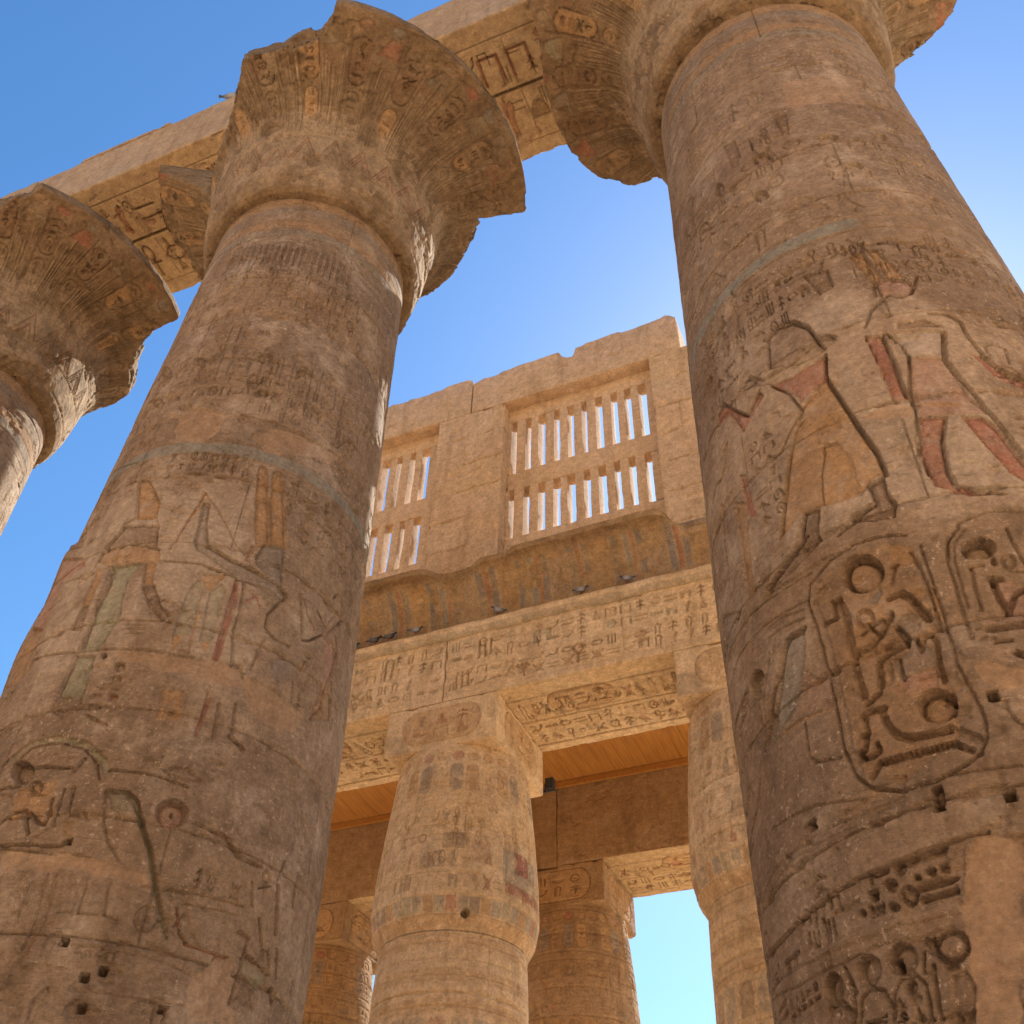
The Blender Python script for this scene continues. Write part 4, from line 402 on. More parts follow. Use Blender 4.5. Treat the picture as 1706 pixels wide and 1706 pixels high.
# ------------------------------------------------------------------ great columns
def rad_great(z): return np.interp(z,[0,5,7.4,10,13,16],[1.75,1.74,1.715,1.655,1.58,1.515])
def column_shaft(cx,cy,rf,R,zlo,parent,mat,ncoarse=46,face=None,name='shaft',bulge=None,scale=1.7,zbase=0.0):
    """R: Relief over (u=theta*scale, z); the side toward the nave is finely cut"""
    base=math.atan2(-cx,-cy) if face is None else face
    th=R.u/scale; gap=2*PI-(th[-1]-th[0]); co=np.linspace(th[-1],th[-1]+gap,ncoarse+1)[1:-1]
    TH=np.concatenate([th,co]); zc=np.arange(zbase,R.z[0]-.2,.35); Z=np.concatenate([zc,R.z])
    H=np.zeros((len(Z),len(TH))); H[len(zc):,:R.nx]=R.H*sm((th-th[0])/.06)*sm((th[-1]-th)/.06)
    A=np.zeros(H.shape+(4,)); A[...,:3]=.3; A[len(zc):,:R.nx]=R.C
    S=np.zeros(H.shape); S[len(zc):,:R.nx]=R.S; W=np.zeros(H.shape); W[len(zc):,:R.nx]=R.W
    r=rf(Z)[:,None]+H+(0 if bulge is None else bulge(TH[None,:],Z[:,None]))
    az=base-TH
    V=np.stack([cx+r*np.sin(az)[None,:],cy+r*np.cos(az)[None,:],np.broadcast_to(Z[:,None],r.shape)],-1)
    return mesh_obj(name,V.reshape(-1,3),quads(len(Z),len(TH),True),mat,parent,attrs_of(A,S,W))
def lathe(cx,cy,prof,parent,mat,name,face,nth=420,relf=None,rmax=None,res=.03,seed=0,scale=2.5,rough=.012):
    pr=np.array(prof,float); d=np.r_[0,np.cumsum(np.hypot(*np.diff(pr,axis=0).T))]; n=int(d[-1]/res)
    t=np.unique(np.concatenate([np.linspace(0,d[-1],n),d])); r=np.interp(t,d,pr[:,0]); z=np.interp(t,d,pr[:,1])
    dr=np.gradient(r,t); dz=np.gradient(z,t); nl=np.hypot(dr,dz); nr=dz/nl; nzv=-dr/nl
    th=np.linspace(-PI,PI,nth,endpoint=False); R=Relief(-PI*scale,PI*scale*(1-2/nth),0,d[-1],1,seed)
    R.u=th*scale; R.z=t; R.nx=nth; R.ny=len(t); R.du=R.u[1]-R.u[0]; R.dz=t[1]-t[0]
    R.H=np.zeros((R.ny,nth)); R.C=np.zeros((R.ny,nth,4)); R.C[...,:3]=.3; R.S=np.zeros((R.ny,nth)); R.W=np.zeros((R.ny,nth))
    # non-uniform rows: use index space through a uniform raster
    U=Relief(-PI*scale,PI*scale,0,d[-1],.018,seed)
    if relf: relf(U)
    jj=np.clip(np.round((R.u-U.u0)/U.du).astype(int),0,U.nx-1); ii=np.clip(np.round((t-U.z0)/U.dz).astype(int),0,U.ny-1)
    H=U.H[ii][:,jj]; C=U.C[ii][:,jj]; S=U.S[ii][:,jj]; W=U.W[ii][:,jj]
    sr=r/np.interp(d[-1]*0+.5,[0,1],[1,1])
    rr=r[:,None]+nr[:,None]*H; zz=z[:,None]+nzv[:,None]*H
    if rmax is not None:
        rm=rmax(th)[None,:]; P=np.stack([np.sin(th)[None,:]*rm*1.7+0*zz,np.cos(th)[None,:]*rm*1.7+0*zz,zz*2.2],-1); nn=(fbm3(P+seed,5,3,.6)-.5)
        P2=np.stack([np.sin(th)*rm[0]*1.5,np.cos(th)*rm[0]*1.5,th*0+seed],-1); coarse=(fbm3(P2,3,8)-.5)*.35
        P3=np.stack([np.sin(th)[None,:]*rm*.85+0*zz,np.cos(th)[None,:]*rm*.85+0*zz,zz*1.1],-1); fc=fac3(P3,seed)-.5; cut=rm+nn*.10+fc*.24+coarse[None,:]*.3*(rm<3.2); over=rr>cut; C[...,3]*=np.where(over,0,1); rr=np.where(over,cut,rr)
    else:
        P=np.stack([np.sin(th)[None,:]*rr*2,np.cos(th)[None,:]*rr*2,zz*2],-1); 
    P=np.stack([np.sin(th)[None,:]*rr*2.3,np.cos(th)[None,:]*rr*2.3,zz*2.3],-1); rr=rr+(fbm3(P,4,seed)-.5)*rough*2
    az=face-th
    V=np.stack([cx+rr*np.sin(az)[None,:],cy+rr*np.cos(az)[None,:],zz],-1)
    return mesh_obj(name,V.reshape(-1,3),quads(len(t),nth,True),mat,parent,attrs_of(C,S,W))
CAPP=[(1.48,15.94),(1.62,15.95),(1.69,15.99),(1.74,16.1),(1.79,16.35),(1.84,16.8),(1.88,17.3),(1.93,17.65),(2.03,17.9),(2.25,18.12),(2.6,18.3),(3.0,18.43),(3.3,18.50),(3.46,18.54),(3.485,18.57),(3.47,18.75),(3.0,18.76),(2.0,18.76),(1.2,18.76)]
def cap_relief(U):
    rg=np.random.default_rng(U.seed+5); n=21; W=(U.u1-U.u0)/n
    for b in (.42,.83,.90,1.56,1.63,4.0): U.stroke([(U.u0,b),(U.u1,b)],.022,.02)
    U.flat([(U.u0-.1,.3),(U.u1+.1,.3),(U.u1+.1,2.2),(U.u0-.1,2.2)],'s',.6,.4)
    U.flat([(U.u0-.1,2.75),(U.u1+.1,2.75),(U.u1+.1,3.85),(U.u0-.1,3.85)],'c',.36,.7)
    for k in range(26):
        x=U.u0+(k+.5)*(U.u1-U.u0)/26
        for q in range(3):
            if rg.random()<.75: U.stroke([(x-.28+.07*q,.95),(x,1.50-.13*q),(x+.28-.07*q,.95)],.034,.02,'rpr'[q] if rg.random()<.75 else 'm'); U.stroke([(x-.28+.07*q,.95),(x,1.50-.13*q),(x+.28-.07*q,.95)],.03,0,'r' if q!=1 and rg.random()<.5 else '')
    for k in range(n):
        x=U.u0+k*W
        for q in range(8):
            xx=x+W*(.46+.066*q); e=rg.uniform(2.7,3.35); b=rg.uniform(1.65,1.9)
            U.stroke([(xx,b),(xx+.01*math.sin(k+q),2.4),(xx+.03*(q-3.5)/3.5,e)],.02,-.013,'s' if rg.random()<.65 else '')
            U.stroke([(xx+.03,b),(xx+.03,e)],.014,.014,'b' if rg.random()<.6 else '')
        U.fill([(x+W*.5,3.2),(x+W*.98,3.2),(x+W*.84,3.5),(x+W*.66,3.5)],'nru'[k%3],.02,.5)
        U.cart(x+.04*W,2.02,W*.36,.52,.024,k+U.seed,'o' if rg.random()<.4 else '',True,'bmm')
        U.cart(x+.03*W,2.66,W*.40,.72,.03,k+91+U.seed,'o' if rg.random()<.5 else 'c',True,'bmm')
        for q,(aa,bb) in enumerate(((.23,3.58),(.74,3.62))):
            if rg.random()<.8: U.fill(U.ell((x+aa*W,bb),(x+aa*W+.1,bb),(x+aa*W,bb+.09)),'ru'[(k+q)%2],.02,.55)
        for q in range(4): 
            if rg.random()<.5: U.stroke([(x+rg.uniform(0,W),1.7),(x+rg.uniform(0,W),2.05)],.02,.012,'mso'[int(rg.integers(3))])
        U.stroke([(x,1.65),(x,3.5)],.025,.018,'b')
    U.C[...,3]*=.75*(.25+1.0*sm((U.nz(.45,5,.6)-.36)/.2)); U.weather(.02,.03,.6,.6); H=U.nz(.12,5,.65)-.5; U.H+=H*.02
def rmx(tab,seed):
    t=np.radians([a for a,_ in tab]); v=[b for _,b in tab]
    def f(th):
        r=np.interp(th,t,v)
        return r
    return f
def great_column(cx,cy,R,label,rm,seed,shaft_bulge=None,nth=900):
    t=empty('great_column',(cx,cy,0),label,'column','great papyrus columns of the nave')
    face=math.atan2(-cx,-cy)
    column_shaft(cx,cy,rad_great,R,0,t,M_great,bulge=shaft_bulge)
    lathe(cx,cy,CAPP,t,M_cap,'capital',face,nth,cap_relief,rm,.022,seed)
    add('abacus',stone_box(cx-1.25,cx+1.25,cy-1.25,cy+1.25,18.74,20.36,.15,seed=seed),M_beam,t)
    add('base',stone_box(cx-2.3,cx+2.3,cy-2.3,cy+2.3,-.3,.42,.2,seed=seed,round_=.2),M_great,t)
    return t
def upper_bands(R,zn=16.0,seed=0,dense=True):
    rg=np.random.default_rng(seed)
    for i,(a,c) in enumerate(((.18,'o'),(.42,'g'),(.60,''),(.82,'o'),(1.05,'u'),(1.22,''),(1.45,''))):
        P=[(R.u0,zn-a-.09),(R.u1,zn-a-.09),(R.u1,zn-a+.09),(R.u0,zn-a+.09)]
        if c: R.flat(P,c,.45)
        R.stroke([(R.u0,zn-a-.1),(R.u1,zn-a-.1)],.018,.014)
# --- left
RL=Relief(-2.85,2.85,3.6,16.02,.010,11)
RL.weather(.012,.02,.66,.45); RL.courses(1.03,.45); upper_bands(RL,16.0,1)
RL.flat([(-2.85,10.05),(2.85,10.05),(2.85,10.22),(-2.85,10.22)],'u',.85); RL.stroke([(-2.85,10.02),(2.85,10.02)],.02,.015); RL.stroke([(-2.85,10.25),(2.85,10.25)],.018,.012)
for zz,hh,nn,sd_ in ((12.75,.7,26,3),(11.55,.62,22,5),(10.55,.5,28,7)):
    RL.grid(-2.8,zz,2.8,zz+hh,2,nn,.013,sd_,'',False,.7)
for k in range(14):
    x=-2.7+k*.4; RL.cart(x,11.35+.02*(k%3),.26,.66,.016,k)
for zz in (14.45,13.55,12.6,11.3): RL.stroke([(-2.85,zz),(2.85,zz)],.02,.014)
RL.grid(-2.8,13.0,2.8,14.35,3,26,.012,33,'',False,.75); RL.grid(-2.8,10.3,2.8,10.52,1,30,.012,34,'',False,.7); RL.grid(-2.8,14.5,2.8,14.75,1,34,.010,35,'',False,.9); RL.grid(-2.8,12.72,2.8,13.0,1,30,.014,36,'',False,.85); RL.grid(-2.8,11.05,2.8,11.3,1,34,.013,37,'',False,.85); RL.grid(-2.8,9.75,2.8,10.0,1,40,.012,9,'',False,.75)
RL.grid(1.3,8.9,2.7,9.7,4,8,.014,10); RL.grid(-2.8,8.3,-2.35,9.6,5,2,.014,12)
RL.grid(-2.8,3.7,2.8,4.3,2,20,.016,15,'',False,.6)
RL.grid(-2.8,4.4,2.8,5.0,2,18,.012,41,'',False,.5); RL.run(TRACE_L)
# --- right
RR=Relief(-2.75,2.85,3.0,16.02,.0085,23)
RR.weather(.012,.02,.68,.45); RR.courses(1.05,.2); upper_bands(RR,16.0,2)
RR.flat([(-2.75,10.1),(.45,10.1),(.45,10.27),(-2.75,10.27)],'u',1.0); RR.stroke([(-2.75,10.07),(2.8,10.07)],.022,.02); RR.stroke([(-2.75,10.3),(2.8,10.3)],.018,.014)
for zz in (14.6,13.75,12.9,11.75,10.75): RR.stroke([(-2.75,zz),(2.8,zz)],.018,.012)
RR.grid(-2.7,14.65,2.7,14.9,1,30,.010,14,'',False,.8); RR.grid(-2.7,12.95,2.7,13.2,1,30,.012,15,'',False,.75); RR.grid(-2.7,11.62,2.7,11.88,1,30,.013,16,'',False,.8); RR.grid(-2.7,10.35,2.7,10.75,1,18,.013,17,'',False,.7); RR.grid(-2.7,13.1,2.7,13.7,1,20,.010,13,'',False,.6); RR.grid(-2.7,13.9,2.7,14.45,1,26,.009,3,'',False,.45); RR.grid(-2.7,11.9,2.7,12.75,1,14,.012,4,'',False,.6); RR.grid(-2.7,10.85,2.7,11.6,2,18,.012,5,'',False,.55)
RR.grid(-2.6,9.3,2.7,9.98,3,30,.014,6,'',False,.8); RR.grid(1.5,7.4,2.7,9.2,8,5,.014,7,'',False,.7)
RR.grid(-2.65,6.6,-2.15,9.2,10,3,.014,8)
RR.grid(-2.6,4.15,-.2,4.6,2,9,.012,42,'',False,.6); RR.run(TRACE_R)
def left_bulge(th,z): return .05*sm((-th-math.radians(66))/.2)*sm((9.3-z)/.1)*(1+.3*np.sin(z*5))
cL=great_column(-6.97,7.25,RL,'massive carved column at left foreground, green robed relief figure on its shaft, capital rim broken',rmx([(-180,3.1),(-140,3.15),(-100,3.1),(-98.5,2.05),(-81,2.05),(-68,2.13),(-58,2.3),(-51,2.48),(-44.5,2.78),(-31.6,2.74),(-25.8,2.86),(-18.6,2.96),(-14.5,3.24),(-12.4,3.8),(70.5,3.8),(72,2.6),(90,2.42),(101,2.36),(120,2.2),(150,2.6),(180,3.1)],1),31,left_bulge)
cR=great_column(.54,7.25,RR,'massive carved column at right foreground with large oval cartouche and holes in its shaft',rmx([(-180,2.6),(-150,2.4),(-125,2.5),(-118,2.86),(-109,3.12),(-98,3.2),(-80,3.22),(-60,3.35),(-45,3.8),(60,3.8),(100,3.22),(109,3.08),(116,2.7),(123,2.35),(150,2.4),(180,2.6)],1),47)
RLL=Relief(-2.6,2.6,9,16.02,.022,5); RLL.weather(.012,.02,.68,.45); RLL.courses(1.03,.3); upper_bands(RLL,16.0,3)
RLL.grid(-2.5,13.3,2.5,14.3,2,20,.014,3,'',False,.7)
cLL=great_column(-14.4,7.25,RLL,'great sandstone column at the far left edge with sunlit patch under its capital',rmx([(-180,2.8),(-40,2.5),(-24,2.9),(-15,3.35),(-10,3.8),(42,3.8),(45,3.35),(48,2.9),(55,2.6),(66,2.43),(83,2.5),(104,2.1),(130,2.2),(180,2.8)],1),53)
# ------------------------------------------------------------------ great architrave
YF,YB=5.89,8.61; ZB,ZT=20.36,21.95
def arch_block(x0,x1,seed,label,zt=ZT,lay='a'):
    Ru=Relief(0,x1-x0,0,YB-YF,.02,seed); w=x1-x0; d=YB-YF
    Ru.flat([(0,0),(w,0),(w,d),(0,d)],'y',.5,.1)
    Ru.stroke([(0,.32),(w,.32)],.03,.02,'b'); Ru.stroke([(0,d-.38),(w,d-.38)],.03,.02,'b'); Ru.stroke([(0,d*.5),(w,d*.5)],.07,.07,'k')
    n=max(4,int(w/.55)); rg=np.random.default_rng(seed)
    for row,(a,b) in enumerate(((.4,d*.5-.08),(d*.5+.08,d-.46))):
        Ru.grid(.1,a,w-.1,b,1,n,.04,seed+row,'bbcrucb',False,1); Ru.grid(.3,a,w-.2,b,2,n*2,.03,seed+7+row,'rbbcob',False,.55)
        for k in range(n//2): Ru.stroke([(rg.uniform(.2,w-.2),a),(rg.uniform(0,.1),a)][:1]+[(0,0)][:0] if False else [(k*2*w/n+.1,a),(k*2*w/n+.1,b)],.025,.02,'b')
    Ru.weather(.02,.03,.66,.7)
    Rf=Relief(0,w,0,zt-ZB,.04,seed+3); Rf.weather(.02,.02,.72,.9)
    b=stone_box(x0,x1,YF,YB,ZB,zt,.08,{'u':Ru,'f':Rf},.03,.02,seed=seed,chip=.03)
    o=add('great_architrave',b,M_beam); return tag(o,label,'beam','stone beams across the great columns')
arch_block(-24.0,-14.04,61,'long pale stone beam resting on the far left great column, beyond the block joint',22.02)
arch_block(-13.99,-6.932,62,'long pale stone beam between the far left and left great columns with painted underside')
arch_block(-6.928,.548,63,'long pale stone beam between the left and right great columns with deeply carved underside',22.0)
arch_block(.552,8.0,64,'long pale stone beam running right from the right great column')
tag(add('capping_slab',stone_box(-12.9,-10.6,YF-.02,YB-.3,ZT-.005,ZT+.1,.08,seed=5),M_beam),'low pinkish slab lying on top of the great stone beam at left','slab')
# behind the camera, across the nave: unseen wall added to bounce warm light
tag(add('bounce_wall',stone_box(-50,40,-11.5,-9.8,0,19.5,.6,None,.05,.05,seed=3),M_far),kind='structure')
# ------------------------------------------------------------------ side columns
SC_=[0,3.0,6.8,7.3,7.5,7.58,7.72,8.0,8.5,9.3,10.3,10.51]
SR_=[1.12,1.18,1.12,1.10,1.09,1.13,1.21,1.262,1.25,1.19,1.09,1.05]
def rad_side(z): return np.interp(z,SC_,SR_)
RS_S=1.15
def side_relief(seed,z0,res,detail=True,dz=0,inner=False):
    R=Relief(-2.05,2.05,z0,10.515+dz,res,seed); R.z=R.z; zt=10.5+dz
    R.weather(.008,.012,.68,.35); R.courses(.8,.3,vert=2.6,d=.014)
    u0,u1=-2.05,2.05
    for k in range(16):
        x=u0+(k+.5)*4.1/16; R.fill(R.ell((x,zt-.22),(x+.1,zt-.22),(x,zt-.13)),'orp'[k%3] if k%2 else 'o',.015,.55)
        R.cart(x-.1,zt-.88,.2,.5,.012,k+seed,'og'[k%2] if k%3 else '')
    for a in (.08,.95,1.1,1.62): R.stroke([(u0,zt-a),(u1,zt-a)],.016,.014)
    if not inner:
        for k in range(6):
            x=u0+.1+k*.7; R.flat([(x,zt-2.05),(x+.28,zt-2.05),(x+.28,zt-1.7),(x,zt-1.7)],'gr'[k%2],.22); R.flat([(x+.38,zt-2.1),(x+.45,zt-2.1),(x+.45,zt-1.65),(x+.38,zt-1.65)],'o',.2)
        # traced painted panels
        R.flat([(.62,zt-2.32),(1.35,zt-2.32),(1.35,zt-1.72),(.62,zt-1.72)],'u',.55); R.flat([(.85,zt-2.05),(1.12,zt-2.05),(1.12,zt-1.72),(.85,zt-1.72)],'r',.8); R.flat([(.66,zt-2.4),(1.5,zt-2.4),(1.5,zt-2.24),(.66,zt-2.24)],'r',.6)
        R.flat([(-.25,zt-1.85),(.06,zt-1.85),(.06,zt-1.6),(-.25,zt-1.6)],'b',.6); R.flat([(-.55,zt-2.15),(-.2,zt-2.15),(-.25,zt-1.9),(-.5,zt-1.9)],'b',.35)
    for k in range(26):
        x=u0+k*4.1/26; c='uourugoun'[k%9]
        R.fill([(x+.01,zt-2.78),(x+.15,zt-2.78),(x+.15,zt-2.56),(x+.01,zt-2.56)],c,.008,.6)
    R.flat([(u0,zt-2.98),(u1,zt-2.98),(u1,zt-2.80),(u0,zt-2.80)],'o',.55); R.stroke([(u0,zt-2.79),(u1,zt-2.79)],.02,.015); R.stroke([(u0,zt-2.54),(u1,zt-2.54)],.016,.012)
    for a,c in ((3.15,'o'),(3.38,''),(3.6,'o'),(3.82,''),(4.0,'o')):
        R.stroke([(u0,zt-a),(u1,zt-a)],.022,.018)
        if c: R.flat([(u0,zt-a-.09),(u1,zt-a-.09),(u1,zt-a+.09),(u0,zt-a+.09)],c,.35)
    for k in range(14):
        x=u0+k*4.1/14; R.flat([(x+.03,zt-4.55),(x+.25,zt-4.55),(x+.25,zt-4.15),(x+.03,zt-4.15)],'urgub'[k%5],.42)
    R.grid(u0,zt-6,u1,zt-4.7,3,16,.012,seed+2,'',False,.7); R.grid(u0,zt-2.5,u1,zt-1.15,4,26,.012,seed+4,'mmgr',False,.6); R.grid(u0,zt-1.6,u1,zt-1.0,2,22,.01,seed+6,'mo',False,.6)
    return R
def side_column(cx,cy,seed,label,group,res=.014,mat=None,zs=0.0,front=True,ab=(1.0,1.02),holes=()):
    mat=mat or M_side; t=empty('side_column',(cx,cy,0),label,'column',group); face=math.atan2(-cx,-cy)
    R=side_relief(seed,3.0 if front else 2.5,res,inner=not front)
    for x,z,r in holes: R.hole(x,z,r,False)
    # split into shaft and bud capital at the tie bands
    zc=7.5; ks=R.z<zc+.02; kc=R.z>=zc-.012
    def sub(mask):
        Q=Relief.__new__(Relief); Q.__dict__.update(R.__dict__); Q.z=R.z[mask]; Q.H=R.H[mask];Q.C=R.C[mask];Q.S=R.S[mask];Q.W=R.W[mask];Q.ny=len(Q.z); return Q
    column_shaft(cx,cy,rad_side,sub(ks),0,t,mat,30,face,'shaft',scale=RS_S)
    Qc=sub(kc); column_shaft(cx,cy,rad_side,Qc,0,t,mat,30,face,'bud_capital',scale=RS_S,zbase=Qc.z[0])
    w=2.01; h=.86; z0=10.5
    Rf=Relief(0,w,0,h,.014,seed+9); Rf.stroke([(.05,.06),(w-.05,.06)],.014,.01); Rf.cart(.32,.12,w-.62,h-.22,.02,seed,'o',False,'orb'); Rf.weather(.006,.012,.7,.4)
    if front: Rf.plaster([(0,0),(.52,0),(.30,.36),(0,.42)],.004,'s')
    Rr=Relief(0,2.04,0,h,.02,seed+10); Rr.cart(.32,.12,1.4,h-.22,.02,seed+1,'o',False,'orb'); Rr.weather(.006,.012,.7,.4)
    add('abacus',stone_box(cx-1.0,cx+1.01,cy-1.02,cy+1.02,z0,z0+h,.06,{'f':Rf,'r':Rr},.03,.008,seed=seed),mat,t)
    add('base',stone_box(cx-1.5,cx+1.5,cy-1.5,cy+1.5,-.3,.3,.2,seed=seed,round_=.15),mat,t)
    return t
G1='bud-capital columns of the side aisle front row'; G2='dim bud-capital columns behind the front row'
side_column(-6.85,13.82,71,'weathered side column with painted closed bud capital standing centre between the great columns',G1,.012,holes=[(.12,7.72,.06)])
side_column(-1.9,13.82,72,'golden side column with painted bud capital partly hidden by the right great column',G1,.014)
side_column(-11.8,13.82,73,'side column standing directly behind the left great column',G1,.03)
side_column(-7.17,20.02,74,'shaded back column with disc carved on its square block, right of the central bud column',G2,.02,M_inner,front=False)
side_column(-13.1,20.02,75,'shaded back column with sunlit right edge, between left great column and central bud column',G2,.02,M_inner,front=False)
# ------------------------------------------------------------------ side architrave
AF,AB=12.8,14.84; AZ0,AZ1=11.36,12.67
def side_beam(x0,x1,seed,label,yf,yb,z0,z1,mat,plain=False,res=.018,under=True):
    w=x1-x0; h=z1-z0; d=yb-yf
    Rf=Relief(0,w,0,h,res,seed)
    if not plain:
        Rf.stroke([(0,.13),(w,.13)],.016,.012); Rf.stroke([(0,h*.5),(w,h*.5)],.016,.012); Rf.stroke([(0,h-.07),(w,h-.07)],.016,.01)
        n=int(w/.26); Rf.grid(.05,.16,w-.05,h*.5-.03,2,n,.022,seed,'mmbm',False,.97); Rf.grid(.05,h*.5+.03,w-.05,h-.1,2,n,.022,seed+1,'mmbmn',False,.97)
        for k in range(int(w/1.04)): Rf.stroke([(.05+k*1.04,.14),(.05+k*1.04,h-.08)],.018,.016); Rf.grid(.1+k*1.04,.18,.55+k*1.04,h*.5-.05,1,1,.03,seed+k*3,'m'); Rf.grid(.5+k*1.04,h*.5+.04,.95+k*1.04,h-.12,1,1,.03,seed+k*5,'mn')
    Rf.weather(.01,.014,.7,.5)
    Ru=Relief(0,w,0,d,res,seed+5)
    if under:
        Ru.flat([(0,0),(w,0),(w,d),(0,d)],'y',.6,.1)
        for a,c in ((.22,'b'),(d*.47,'b'),(d-.42,'u')): Ru.stroke([(0,a),(w,a)],.035,.025,c)
        n=int(w/.42); Ru.grid(1.05,.28,w-1.05,d*.47-.05,2,n,.03,seed+11,'bbboruc',False,.95); Ru.grid(1.05,d*.47+.07,w-1.05,d-.5,1,int(w/.34),.03,seed+12,'bbborucb',False,.95)
        Ru.grid(1.05,.28,w-1.05,d-.5,4,n*2,.02,seed+13,'bboru',False,.3)
        Ru.cart(w*.33,d*.47+.1,1.15,.6,.03,seed,'o',False,'bbr')
    Ru.weather(.01,.014,.7,.5)
    o=add('side_architrave',stone_box(x0,x1,yf,yb,z0,z1,.06,{'f':Rf,'u':Ru},.022,.012,seed=seed,chip=.02),mat); return tag(o,label,'beam','stone beams over the side columns')
side_beam(-16.7,-11.802,81,'golden carved stone beam behind the left great column',AF,AB,AZ0,AZ1,M_side,res=.04)
side_beam(-11.798,-6.852,82,'golden carved stone beam meeting the central bud column from the left',AF,AB,AZ0,AZ1,M_side)
side_beam(-6.848,-1.902,83,'golden carved stone beam from the central bud column to the right bud column',AF,AB,AZ0,AZ1,M_side)
side_beam(-1.898,3.05,84,'golden carved stone beam above the right bud column',AF,AB,AZ0,AZ1,M_side,res=.03)
Z2=11.45
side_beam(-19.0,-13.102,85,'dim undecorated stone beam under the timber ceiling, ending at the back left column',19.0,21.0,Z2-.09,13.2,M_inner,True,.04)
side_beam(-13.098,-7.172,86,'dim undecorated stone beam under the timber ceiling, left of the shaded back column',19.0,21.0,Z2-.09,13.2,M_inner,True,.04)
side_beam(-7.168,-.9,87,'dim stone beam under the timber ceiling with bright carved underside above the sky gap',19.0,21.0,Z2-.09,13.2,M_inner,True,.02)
# ------------------------------------------------------------------ cornice
def cornice():
    t=empty('cavetto_cornice',(-4.0,12.8,12.62),'curved cornice with blue, red and ochre stripes and a chipped lip, crowning the golden beam','cornice')
    x0,x1=-16.7,3.05; n=int((x1-x0)/.03); X=np.linspace(x0,x1,n)
    # torus
    a=np.linspace(-PI*.95,PI*.45,20); V=[];
    for k in a:
        rr=.14+(fbm3(np.stack([X*2,X*0+k,X*0],-1),3,4)-.5)*.03
        V.append(np.stack([X,12.83-rr*np.cos(k-PI*.0)*1.0,12.74+rr*np.sin(k)],-1))
    V=[]; 
    for k in np.linspace(-PI/2,PI/2,18):
        rr=.135+(fbm3(np.stack([X*2.3,X*0+k*.6,X*0],-1),4,4)-.5)*.05
        V.append(np.stack([X,12.80-rr*np.cos(k),12.755+rr*np.sin(k)],-1))
    A=np.zeros((18,n,4));A[...,:3]=PAL['u'];A[0:7,:,3]=.5; A[9:,:,:3]=PAL['c']; A[12:,:,3]=.55
    V=np.array(V); mesh_obj('torus_moulding',V.reshape(-1,3),quads(18,n),M_side,t,attrs_of(A,np.zeros((18,n)),np.zeros((18,n))))
    # cavetto
    prof=[(12.80,12.88),(12.80,13.05),(12.77,13.28),(12.69,13.48),(12.54,13.68),(12.34,13.79),(12.18,13.81),(12.14,13.83),(12.15,13.93),(12.5,13.94),(14.8,13.94),(14.8,12.6)]
    pr=np.array(prof); d=np.r_[0,np.cumsum(np.hypot(*np.diff(pr,axis=0).T))]; t1=np.arange(0,d[8],.02); t2=np.arange(d[8],d[-1],.15); ts=np.r_[t1,t2,d[-1]]
    py=np.interp(ts,d,pr[:,0]); pz=np.interp(ts,d,pr[:,1])
    U=Relief(x0,x1,0,d[8],.02,91)
    x=x0; i=0
    while x<x1:
        for wd,c,al in ((.13,'g',.9),(.10,'r',.45),(.12,'g',.85),(.34,'o',.6),(.12,'g',.85),(.08,'m',.5),(.10,'u',.8),(.09,'r',.4),(.12,'g',.85),(.34,'t',.5)):
            U.flat([(x,.1),(x+wd,.1),(x+wd,1.0),(x,1.0)],c,al,.012); U.stroke([(x,.1),(x,1.15)],.016,.014,'s')
            if wd>.3: U.cart(x+.05,.16,wd-.1,.66,.016,i,'' ,True,'rb'); U.fill(U.ell((x+wd/2,.94),(x+wd/2+.08,.94),(x+wd/2,1.0)),'o',.015,.6)
            x+=wd+.02; i+=1
    # shade of the overhang painted dark toward the lip; chipped zone
    U.flat([(x0,1.02),(x1,1.02),(x1,1.7),(x0,1.7)],'c',.5,.2); U.C[...,3]*=.45+.6*sm((U.nz(.35,4)-.33)/.2)
    U.weather(.02,.03,.60,.5)
    ji=np.clip(np.round((X-x0)/U.du).astype(int),0,U.nx-1); ii=np.clip(np.round(ts/U.dz).astype(int),0,U.ny-1)
    H=U.H[ii][:,ji]; C=U.C[ii][:,ji]; S=U.S[ii][:,ji]; late=ts>d[8]; H[late]=0; C[late,:,3]=0
    # broken lip: the stone never stands further out than this line (y), per x
    lip=np.interp(X,[-16.7,-7.4,-7.15,-6.9,-6.75,-6.3,-6.1,-5.6,-5.4,-3.2,-2.85,-2.72,-2.6,-2.45,-2.0,-1.5,3.05],[12.16,12.17,12.22,12.5,12.56,12.5,12.36,12.34,12.22,12.20,12.22,12.3,12.55,12.70,12.72,12.5,12.2])
    NX,NT=np.meshgrid(X,ts); nn=(fac3(np.stack([NX*1.1,NT*1.6,NX*0],-1),33)-.5)*.8+(fbm3(np.stack([NX*4,NT*4,NX*0],-1),4,35)-.5)*.25
    Y=py[:,None]-H*0.9; Zz=pz[:,None]+H*.2
    lipn=lip[None,:]+nn*(.05+.18*(lip[None,:]>12.3)); over=Y<lipn; C[over,3]*=.2; Y=np.where(over,lipn,Y)
    # damaged top edge drops too
    zt=np.interp(X,[-16.7,-7.3,-7.1,-6.4,-6.2,-5.5,-5.3,-3.2,-2.85,-2.6,-2.4,-2.0,-1.5,3.05],[13.93,13.93,14.0,14.02,13.98,13.92,13.92,13.92,14.0,13.8,13.72,13.7,13.92,13.93])
    zc=zt[None,:]+nn*.05; front=(NT<d[9]+.1); Zz=np.where(front&(Zz>zc),zc,Zz)
    V=np.stack([NX,Y,Zz],-1)
    mesh_obj('cavetto',V.reshape(-1,3)[:, :],quads(len(ts),n),M_corn,t,attrs_of(C,S,np.zeros_like(S)))
    return t
cornice()
